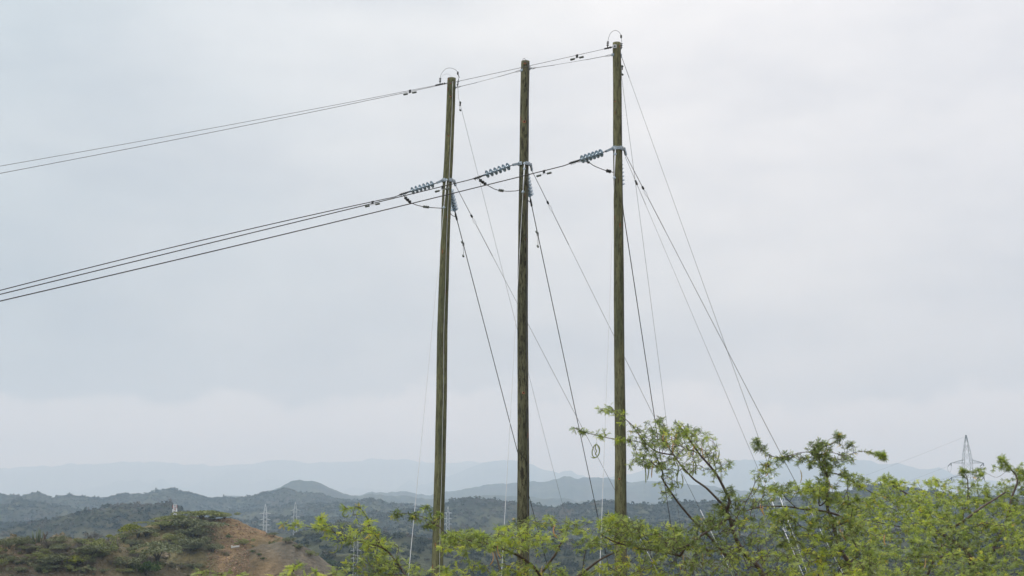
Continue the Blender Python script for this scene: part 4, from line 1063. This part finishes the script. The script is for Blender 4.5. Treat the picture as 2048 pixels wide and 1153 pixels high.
        tint = np.clip(.43 + tbias + sp * .5 + s.rng.normal(size=k) * .19, 0, .88); old = s.rng.random(k); tint = np.where(old > .975, s.rng.uniform(.88, 1, k), tint)
        Vs = []; Ts = []; wh = s.rng.integers(0, len(LEAVES), k)
        for v, pv in enumerate(LEAVES):
            mm = wh == v; W = np.einsum('nij,vj->nvi', Fm[mm], pv) * sc[mm][:, None, None] + origin[mm][:, None, :]
            Vs.append(W.reshape(-1, 3)); Ts.append(np.repeat(tint[mm], len(pv)))
        V = np.concatenate(Vs); T = np.concatenate(Ts)
        np_mesh('crown', V, np.arange(len(V)).reshape(-1, 4), None, M['leaf'], s.o, attrs={'tint': T})
        print('TREE', s.o['label'][:30], 'leaves', k, 'quads', len(V) // 4)
    def blob(s, px, py, rx, ry, n, D, dD=.6):
        out = []
        for _ in range(int(n * s.mult + .5)):
            a = s.rng.random() * 6.283; q = math.sqrt(s.rng.random()); out.append(tuple(P(px + math.cos(a) * rx * q, py + math.sin(a) * ry * q, D + s.rng.uniform(-dD, dD))))
        return out
    def band(s, top, bottom, n, D0, D1):
        """attractors between a top line (list of px,py) and a bottom row; nearer rows lie lower"""
        tx = [t[0] for t in top]; ty = [t[1] for t in top]; out = []
        for _ in range(int(n * s.mult)):
            x = s.rng.uniform(tx[0], tx[-1]); y0 = float(np.interp(x, tx, ty)); u = s.rng.random() ** .9; y = y0 + (bottom - y0) * u + s.rng.normal() * 5
            out.append(tuple(P(x, y, D1 + (D0 - D1) * u + s.rng.uniform(-.6, .6))))
        return out

# tree A: tall open sprays in the middle right, with hanging pods
TA = Mesquite('open mesquite with tall arching limbs, hanging pods and a plume reaching across the tallest pole', (2.75, 14.8, gz(2.75, 14.8)), 21)
TA.limb([(1560, 1210), (1530, 1160), (1515, 1132), (1493, 1112), (1471, 1076), (1459, 1037), (1454, 1022), (1459, 1002), (1451, 983), (1434, 951), (1415, 927), (1400, 910), (1382, 885), (1370, 866), (1358, 852)], .030, .006, 14.6, 14.2, .62)
TA.limb([(1454, 1018), (1434, 998), (1412, 976), (1388, 959), (1371, 941), (1364, 934), (1345, 907), (1333, 889), (1322, 868), (1318, 846)], .017, .004, 14.5, 14.6, .5)
TA.limb([(1345, 910), (1317, 905), (1296, 891), (1278, 870), (1265, 852), (1251, 839), (1240, 828), (1226, 821)], .009, .0032, 14.5, 13.9, .85)
TA.limb([(1296, 891), (1272, 883), (1247, 881), (1230, 879), (1214, 876), (1189, 870), (1165, 864), (1147, 856)], .005, .0024, 14.3, 13.8, .97)
TA.limb([(1450, 1110), (1420, 1075), (1381, 1035), (1356, 1005), (1337, 978), (1324, 956), (1325, 946), (1317, 924), (1310, 905)], .016, .005, 14.7, 14.4, .7)
TA.limb([(1459, 1037), (1451, 1040), (1422, 1059), (1400, 1073), (1378, 1090), (1350, 1100)], .018, .010, 14.5, 14.0, .9)
TA.limb([(1489, 1040), (1489, 1012), (1503, 985), (1512, 963), (1527, 949), (1542, 939)], .007, .003, 14.8, 15.2, .4)
TA.limb([(1360, 1112), (1320, 1103), (1283, 1098), (1249, 1090), (1222, 1081), (1200, 1068)], .014, .006, 14.2, 13.6, .8)
TA.limb([(1260, 1092), (1239, 1088), (1218, 1092), (1200, 1094)], .008, .004, 14, 13.7, .5)
at = TA.blob(1330, 868, 52, 28, 46, 14.4, .5) + TA.blob(1320, 900, 58, 36, 60, 14.4, .5) + TA.blob(1385, 890, 42, 36, 46, 14.4, .5) + TA.blob(1400, 925, 40, 22, 20, 14.4, .5)
at += TA.blob(1280, 925, 22, 18, 14, 14.3, .3) + TA.blob(1335, 955, 26, 36, 18, 14.4, .4) + TA.blob(1322, 848, 12, 14, 5, 14.4, .3) + TA.blob(1391, 862, 6, 10, 3, 14.4, .3) + TA.blob(1428, 898, 14, 10, 6, 14.4, .3) + TA.blob(1455, 925, 12, 6, 4, 14.4, .3) + TA.blob(1437, 950, 14, 16, 6, 14.4, .3)
at += TA.blob(1217, 819, 9, 6, 5, 13.9, .15) + TA.blob(1240, 829, 8, 6, 5, 13.9, .15) + TA.blob(1200, 821, 5, 2, 1, 13.9, .1) + TA.blob(1248, 843, 7, 5, 2, 13.9, .1) + TA.blob(1160, 863, 12, 5, 4, 13.8, .1) + TA.blob(1150, 856, 3, 2, 2, 13.8, .1) + TA.blob(1200, 872, 14, 4, 4, 13.9, .1) + TA.blob(1245, 880, 18, 5, 6, 14, .1) + TA.blob(1265, 880, 10, 8, 4, 14.1, .1)
at += TA.blob(1272, 858, 8, 8, 3, 14.0, .1)
at += TA.blob(1460, 1012, 30, 22, 30, 14.6, .5) + TA.blob(1440, 1040, 55, 20, 40, 14.5, .7) + TA.blob(1405, 1065, 60, 22, 50, 14.3, .7) + TA.blob(1250, 1060, 40, 22, 50, 13.8, .5) + TA.blob(1310, 1085, 60, 24, 60, 14, .6) + TA.blob(1400, 1110, 90, 26, 80, 14.3, .8) + TA.blob(1520, 1000, 30, 26, 22, 15, .5) + TA.blob(1530, 950, 24, 16, 10, 15.1, .3) + TA.blob(1500, 1080, 60, 50, 70, 14.6, .8) + TA.blob(1550, 1130, 60, 30, 50, 14.4, .8) + TA.blob(1370, 1150, 120, 30, 70, 13.8, .8)
at += TA.blob(1337, 985, 16, 20, 7, 14.4, .2) + TA.blob(1450, 985, 18, 12, 8, 14.4, .2)
TA.fill(at)
for x, y in [(1288, 928), (1298, 930), (1291, 935), (1307, 925), (1385, 922), (1391, 920), (1357, 945), (1362, 948), (1352, 925), (1365, 925), (1438, 900), (1428, 905), (1420, 1022), (1428, 1018), (1441, 1018), (1478, 1025), (1372, 1055), (1405, 1105), (1475, 1108)]: TA.pod(x, y, 14.3, L=.16)
for x, y in [(1329, 862), (1343, 872), (1354, 868), (1347, 885), (1389, 890), (1332, 876), (1404, 894), (1366, 1110), (1360, 1125)]: TA.pod(x, y, 14.2, L=.11, tint=.95, curl=.3)
for lp in ([(1193, 876), (1193, 886), (1188, 893), (1184.5, 902), (1185, 911), (1190, 915.5), (1196, 912), (1199, 904), (1198.5, 895), (1194, 889)],
           [(1193, 888), (1197.5, 896), (1198.5, 906), (1194, 914), (1187, 916.5), (1181, 914)], [(1192, 889), (1190.5, 897), (1193, 903), (1191, 908), (1193.5, 913)]):
    pp = catmull([P(x, y, 13.8 + .01 * k) for k, (x, y) in enumerate(lp)], 3); b = MB(); n_ = len(pp)
    b.tube(pp, [(.0048 if len(lp) != 10 or k > 4 else .0012) * (1 + .12 * math.sin(k * 2.2)) * (1 if k < n_ - 2 else .4) for k in range(n_)], 6)
    po = b.build('seed_pod', M['pod'], TA.o, True); po.data.attributes.new('tint', 'FLOAT', 'POINT').data.foreach_set('value', [.28] * len(po.data.vertices))
TA.finish(1.9, .74, -.10, 2)

# tree B: forked dark limb right of centre
TB = Mesquite('mesquite with a dark forked limb and a leafy topknot right of the guys', (4.2, 16.6, gz(4.2, 16.6)), 22)
TB.limb([(1725, 1200), (1699, 1130), (1682, 1102), (1671, 1068), (1664, 1037), (1656, 1021), (1654, 997), (1654, 955), (1648, 939), (1639, 921), (1637, 903), (1650, 893), (1661, 889), (1674, 881), (1678, 867)], .030, .004, 16.2, 16.0, .52)
TB.limb([(1695, 1042), (1682, 1034), (1661, 1026), (1635, 1021), (1608, 1019), (1585, 1015), (1558, 1013), (1525, 1014), (1492, 1022)], .017, .007, 16.2, 15.6, .8)
TB.limb([(1655, 1000), (1640, 1012), (1638, 1000), (1639, 985)], .010, .006, 16.1, 16.0, .8)
TB.limb([(1640, 912), (1625, 905), (1600, 906), (1570, 914), (1549, 914), (1530, 905), (1514, 888)], .006, .0026, 16.0, 15.6, .6)
TB.limb([(1641, 910), (1661, 905), (1690, 912), (1712, 905), (1733, 903), (1752, 909), (1768, 916)], .0055, .0024, 16.0, 15.7, .35)
TB.limb([(1652, 945), (1672, 948), (1690, 955), (1720, 973), (1750, 988), (1780, 996)], .009, .004, 16.0, 16.6, .3)
TB.limb([(1590, 1014), (1575, 1000), (1562, 985), (1545, 978), (1520, 982)], .006, .003, 15.8, 15.5, .3)
TB.limb([(1720, 1110), (1700, 1060), (1705, 1020)], .012, .006, 16.3, 16.6, .5)
at = TB.blob(1640, 900, 22, 16, 30, 16, .3) + TB.blob(1652, 925, 28, 14, 22, 16, .3) + TB.blob(1676, 876, 9, 12, 7, 16, .2) + TB.blob(1697, 891, 16, 3, 4, 16, .2) + TB.blob(1693, 915, 20, 10, 9, 16, .2) + TB.blob(1758, 910, 11, 5, 7, 15.7, .1) + TB.blob(1770, 917, 6, 2, 1, 15.7, .1) + TB.blob(1575, 915, 26, 7, 10, 15.9, .2) + TB.blob(1608, 925, 16, 12, 10, 15.9, .2) + TB.blob(1520, 893, 12, 10, 5, 15.6, .1) + TB.blob(1541, 935, 20, 12, 7, 15.6, .2) + TB.blob(1512, 882, 5, 3, 2, 15.6, .1)
at += TB.blob(1650, 960, 14, 26, 20, 16, .3) + TB.blob(1690, 950, 20, 10, 9, 16.2, .3) + TB.blob(1715, 968, 24, 14, 16, 16.4, .3) + TB.blob(1590, 980, 60, 14, 44, 15.9, .4) + TB.blob(1640, 985, 40, 20, 30, 16, .4) + TB.blob(1690, 1005, 34, 22, 34, 16.4, .5) + TB.blob(1600, 1035, 60, 22, 46, 15.9, .5) + TB.blob(1670, 1060, 60, 26, 60, 16.2, .7) + TB.blob(1620, 1100, 70, 32, 80, 15.8, .8) + TB.blob(1700, 1120, 70, 32, 80, 16, .8) + TB.blob(1560, 1050, 40, 30, 34, 15.8, .5) + TB.blob(1650, 1150, 120, 20, 60, 15.4, .8)
TB.fill(at)
for x, y in [(1531, 925), (1537, 930), (1600, 940), (1638, 985), (1570, 1020), (1575, 1024), (1658, 960), (1661, 1030), (1690, 1075), (1620, 1090), (1648, 905)]: TB.pod(x, y, 15.8, L=.15)
for x, y in [(1521, 1008), (1526, 1012), (1680, 1058), (1684, 1062), (1770, 1070)]: TB.pod(x, y, 15.6, L=.12, tint=.97, curl=.5)
TB.finish(2.9, .80, -.05, 3)

# tree C: the broad dense crown on the right
TC = Mesquite('broad dense mesquite crown filling the lower right, in front of the dark grey pylon', (7.4, 21.5, gz(7.4, 21.5)), 23)
TC.limb([(1990, 1230), (1960, 1160), (1930, 1100), (1870, 1060), (1850, 1030), (1830, 1000), (1800, 980), (1770, 962)], .045, .008, 21, 22, .7)
TC.limb([(1960, 1160), (1985, 1100), (2010, 1050), (2022, 1000), (2035, 960), (2018, 935), (2003, 918)], .035, .005, 21, 21.5, .6)
TC.limb([(1930, 1110), (1900, 1112), (1870, 1120), (1858, 1142), (1850, 1170)], .020, .024, 20.2, 20.4, .95)
TC.limb([(1940, 1090), (1925, 1040), (1935, 1000), (1935, 960), (1928, 945)], .020, .005, 21.5, 22, .7)
TC.limb([(1985, 1100), (2030, 1090), (2080, 1070), (2130, 1030)], .03, .01, 21, 21, .7)
TC.limb([(1870, 1065), (1830, 1060), (1780, 1050), (1730, 1040)], .016, .006, 20.8, 20, .8)
TC.limb([(1950, 1025), (1968, 1012), (1988, 1000), (2010, 985)], .020, .012, 20.6, 20.9, .95)
TC.limb([(2018, 938), (1995, 955), (1975, 948), (1965, 945)], .004, .0025, 21.4, 21.2, .9)
top = [(1690, 1020), (1720, 1000), (1745, 985), (1757, 958), (1775, 957), (1800, 965), (1830, 973), (1850, 975), (1862, 962), (1880, 960), (1900, 972), (1925, 962), (1955, 966), (1985, 975), (2010, 958), (2030, 952), (2048, 945), (2100, 930), (2160, 940)]
at = TC.band(top, 1180, 1150, 17.8, 22.2) + TC.band(top, 1060, 260, 20.5, 22.4) + TC.blob(1928, 946, 10, 8, 8, 22, .2) + TC.blob(2003, 919, 8, 6, 6, 21.5, .2) + TC.blob(2012, 932, 12, 8, 8, 21.5, .2) + TC.blob(2040, 945, 14, 14, 16, 21.5, .3) + TC.blob(1958, 945, 12, 8, 8, 21.8, .2) + TC.blob(1770, 957, 12, 6, 8, 22, .2) + TC.blob(1795, 965, 18, 7, 10, 22, .2) + TC.blob(1865, 963, 16, 6, 8, 22, .2) + TC.blob(1988, 938, 3, 4, 1, 21.5, .1)
TC.fill(at)
for x, y in [(1770, 1066), (1800, 1080), (1850, 1120), (1905, 1050), (1980, 1040), (1820, 1135), (1960, 1090)]: TC.pod(x, y, 18.5, L=.16)
TC.finish(4.4, .84, .02, 5, True)

# tree D: low foliage in front of the pole feet
TD = Mesquite('low spreading mesquite covering the feet of the left and middle poles', (.15, 15.4, gz(.15, 15.4)), 24)
TD.limb([(1110, 1260), (1100, 1190), (1080, 1150), (1050, 1120), (1010, 1100), (960, 1085), (910, 1078), (885, 1070)], .026, .006, 15, 14.2, .6)
TD.limb([(1080, 1150), (1110, 1110), (1130, 1070), (1140, 1045)], .018, .006, 15, 14.8, .6)
TD.limb([(1100, 1190), (1160, 1150), (1200, 1120), (1240, 1100), (1270, 1080)], .020, .006, 15, 14.6, .6)
TD.limb([(1000, 1140), (993, 1148), (985, 1157)], .010, .010, 14.2, 14.2, .99)
TD.limb([(900, 1075), (880, 1056), (858, 1040), (838, 1032), (815, 1027), (785, 1028)], .005, .0024, 14.2, 13.7, .5)
TD.limb([(868, 1050), (862, 1030), (852, 1012)], .003, .002, 13.9, 13.8, .2)
top = [(880, 1078), (905, 1072), (940, 1072), (975, 1066), (1010, 1050), (1040, 1034), (1070, 1036), (1100, 1034), (1130, 1044), (1160, 1052), (1200, 1050), (1230, 1036), (1270, 1030), (1300, 1040), (1340, 1048), (1380, 1060)]
at = TD.band(top, 1100, 250, 14.0, 15.2) + TD.band([(870, 1130), (980, 1125), (1080, 1130), (1150, 1140), (1250, 1120), (1350, 1110)], 1190, 240, 13.6, 14.8) + TD.blob(930, 1075, 45, 12, 30, 14.2, .3) + TD.blob(1040, 1075, 60, 16, 40, 14.4, .4) + TD.blob(1225, 1042, 30, 14, 22, 14, .3)
at += TD.blob(840, 1033, 20, 7, 6, 13.8, .1) + TD.blob(795, 1030, 14, 6, 4, 13.7, .1) + TD.blob(850, 1014, 3, 8, 2, 13.8, .05) + TD.blob(862, 1048, 12, 8, 5, 13.9, .1) + TD.blob(880, 1035, 8, 8, 3, 13.9, .1)
TD.fill(at)
for x, y, t in [(996, 1088, .95), (984, 1104, .95), (1110, 1050, 1.), (1085, 1132, .8), (936, 1112, .2), (890, 1090, .3), (1230, 1085, .4), (1265, 1060, .3), (1180, 1080, .4)]: TD.pod(x, y, 14.0, L=.15, tint=t)
TD.finish(3.0, .76, .08, 3)

# tree E: sprig on the left in front of the valley
TE = Mesquite('sparse mesquite sprig with curled pods between the spoil heap and the leftmost pole', (-1.15, 13.4, gz(-1.15, 13.4)), 25)
TE.limb([(850, 1260), (835, 1190), (810, 1150), (790, 1120), (768, 1098), (740, 1088), (705, 1078), (670, 1066), (640, 1058), (610, 1054), (572, 1050)], .014, .0028, 13.2, 12.8, .55)
TE.limb([(768, 1098), (745, 1070), (738, 1045), (725, 1022), (712, 1014), (690, 1019)], .006, .0024, 13.1, 12.9, .2)
TE.limb([(790, 1120), (760, 1128), (735, 1118), (700, 1112)], .006, .003, 13, 12.8, .3)
TE.limb([(810, 1150), (775, 1150), (740, 1148), (690, 1140)], .007, .003, 13, 12.6, .3)
TE.limb([(670, 1066), (655, 1050), (643, 1040), (640, 1036)], .003, .002, 12.9, 12.8, .2)
TE.mult = 1.0
at = TE.blob(700, 1072, 60, 18, 40, 12.9, .3) + TE.blob(650, 1056, 26, 9, 10, 12.8, .15) + TE.blob(602, 1052, 26, 4, 7, 12.8, .1) + TE.blob(570, 1048, 5, 3, 3, 12.8, .05) + TE.blob(715, 1028, 12, 12, 6, 12.9, .1) + TE.blob(692, 1018, 5, 5, 3, 12.9, .05) + TE.blob(738, 1050, 12, 14, 8, 12.9, .1) + TE.blob(760, 1095, 36, 22, 34, 13, .3) + TE.blob(745, 1130, 50, 18, 34, 12.8, .3) + TE.blob(790, 1140, 34, 22, 30, 13, .3) + TE.blob(775, 1165, 60, 20, 26, 12.8, .3) + TE.blob(645, 1041, 8, 5, 3, 12.8, .05) + TE.blob(838, 1150, 30, 16, 16, 13, .3)
TE.fill(at)
for (x, y, L, cu, t) in [(672, 1086, .15, -1.5, .3), (680, 1080, .11, -.9, .3), (692, 1022, .13, 2.4, .1), (727, 1110, .16, -.5, .4), (722, 1105, .14, .4, .2), (736, 1108, .12, .3, .3), (633, 1048, .08, .8, .1)]: TE.pod(x, y, 12.8, L=L, curl=cu, tint=t)
TE.finish(1.9, .82, .12, 2)

# tree F: near, out-of-focus tips along the bottom left
TF = Mesquite('blurred mesquite tips poking up along the bottom edge in front of the spoil heap', (-1.7, 9.6, gz(-1.7, 9.6)), 26)
TF.limb([(560, 1400), (550, 1300), (540, 1220), (520, 1180), (480, 1160), (430, 1148), (395, 1140)], .012, .003, 9.6, 9.2, .5)
TF.limb([(545, 1220), (580, 1180), (620, 1160), (660, 1152)], .008, .003, 9.5, 9.3, .4)
TF.limb([(545, 1220), (500, 1190), (440, 1175), (340, 1170)], .006, .003, 9.5, 9.3, .4)
TF.limb([(580, 1180), (585, 1150), (592, 1128)], .004, .002, 9.4, 9.3, .4)
TF.mult = .8
at = TF.blob(400, 1146, 20, 8, 5, 9.2, .1) + TF.blob(450, 1153, 28, 6, 6, 9.2, .1) + TF.blob(500, 1152, 30, 8, 8, 9.2, .1) + TF.blob(590, 1130, 9, 14, 5, 9.3, .1) + TF.blob(585, 1154, 40, 8, 10, 9.3, .1) + TF.blob(650, 1150, 40, 8, 14, 9.3, .1) + TF.blob(530, 1175, 160, 16, 34, 9.3, .2) + TF.blob(688, 1142, 20, 10, 6, 9.3, .1)
TF.fill(at); TF.finish(1.0, .9, -.05, 2)

# ------------------------------------------------------------------ haze, sky, sun, camera
hb = MB().box((0, 0, 210), (1, 0, 0), (0, 1, 0), ZDIR, 20500, 20500, 370)
m = NT('valley_haze'); v = m.n('ShaderNodeVolumePrincipled'); v.inputs['Color'].default_value = (.53, .72, .92, 1); v.inputs['Absorption Color'].default_value = (.62, .46, .26, 1); v.inputs['Density'].default_value = 2.0e-4; v.inputs['Anisotropy'].default_value = 0.0
hz = hb.build('haze', m.out(None, v.outputs[0]), None, origin=(0, 0, 0)); tag(hz, 'pale blue-grey haze lying over the valley', kind='stuff')

SUN_EL, SUN_AZ = math.radians(46), math.radians(-112)      # azimuth from +Y towards +X
w = NT('World', world=True); SC.world = w.m
sky = w.n('ShaderNodeTexSky', sky_type='NISHITA'); sky.sun_disc = False; sky.sun_elevation = SUN_EL; sky.sun_rotation = SUN_AZ
tc = w.n('ShaderNodeTexCoord'); nv = w.n('ShaderNodeVectorMath', operation='NORMALIZE'); w.l(tc.outputs['Generated'], nv.inputs[0])
sep = w.n('ShaderNodeSeparateXYZ'); w.l(nv.outputs[0], sep.inputs[0]); X, Y, Z = sep.outputs
hor = w.math('MULTIPLY', w.math('ADD', X, .38), 1 / .76, True)
big = w.noise(w.mapping(nv.outputs[0], (2.2, 2.2, 4.5), (3.1, 0, 1)), 1.0, 5, .5)
soft = w.noise(w.mapping(nv.outputs[0], (5, 5, 13), (.4, 7, 2)), 1.0, 6, .55)
hs = w.math('ADD', hor, w.math('MULTIPLY', w.math('SUBTRACT', big, .5), .6), True)
colr = w.ramp(hs, [(0, (.580, .640, .680)), (.25, (.690, .715, .740)), (.5, (.800, .800, .805)), (.75, (.860, .845, .850)), (1, (.775, .770, .795))])
el = w.ramp(Z, [(0, (.590, .622, .645)), (.06, (.615, .645, .665)), (.14, (.722, .748, .760)), (.24, (.830, .848, .855)), (.34, (.878, .895, .905)), (.6, (1.35, 1.36, 1.38)), (1, (2.1, 2.1, 2.1))])
cl = w.mix(1.0, colr, el, 'MULTIPLY')
cl = w.mix(1.0, cl, w.ramp(soft, [(.32, (.88, .89, .91)), (.5, (1, 1, 1)), (.68, (1.10, 1.09, 1.075))]), 'MULTIPLY')
# low bank of brighter cloud above the mountains
bank_n = w.noise(w.mapping(nv.outputs[0], (9, 9, 16), (1.7, 2, 0)), 1.0, 7, .55)
edge = w.math('ADD', Z, w.math('MULTIPLY', w.math('SUBTRACT', bank_n, .5), -.11))
bank = w.ramp(edge, [(.0, (1, 1, 1)), (.066, (1, 1, 1)), (.080, (0, 0, 0))], 'EASE')
low = w.ramp(Z, [(.015, (0, 0, 0)), (.05, (1, 1, 1))])
bk = w.math('MULTIPLY', w.math('MULTIPLY', bank, low), .28)
cl = w.mix(bk, cl, (1, 1, 1.0))
cl10 = w.mix(1.0, cl, (10.0, 10.0, 10.0), 'MULTIPLY')
mixc = w.mix(.95, sky.outputs[0], cl10)
bg = w.n('ShaderNodeBackground'); bg.inputs['Strength'].default_value = .1; w.l(mixc, bg.inputs['Color'])
wo = w.n('ShaderNodeOutputWorld'); w.l(bg.outputs[0], wo.inputs['Surface'])

sl = bpy.data.lights.new('sun', 'SUN'); sl.energy = 1.5; sl.angle = math.radians(12); sl.color = (1.0, .965, .91)
so = bpy.data.objects.new('sun', sl); COL.objects.link(so)
sd = Vector((math.sin(SUN_AZ) * math.cos(SUN_EL), math.cos(SUN_AZ) * math.cos(SUN_EL), math.sin(SUN_EL)))
so.rotation_euler = (-sd).to_track_quat('-Z', 'Y').to_euler(); so.location = (-20, -20, 40)

cam = bpy.data.cameras.new('camera'); cam.lens = 50; cam.sensor_width = 36; cam.clip_start = .1; cam.clip_end = 60000
cam.dof.use_dof = True; cam.dof.focus_distance = 42; cam.dof.aperture_fstop = 5.6
co = bpy.data.objects.new('camera', cam); COL.objects.link(co); co.location = (0, 0, 0); co.rotation_euler = (math.pi / 2 + PITCH, 0, 0)
SC.camera = co
SC.view_settings.view_transform = 'Standard'; SC.view_settings.look = 'None'; SC.view_settings.exposure = 0.38; SC.view_settings.gamma = 1
SC.cycles.use_denoising = True; SC.cycles.volume_bounces = 1; SC.cycles.max_bounces = 6; SC.cycles.transparent_max_bounces = 8
SC.cycles.use_adaptive_sampling = False
SC.render.film_transparent = False
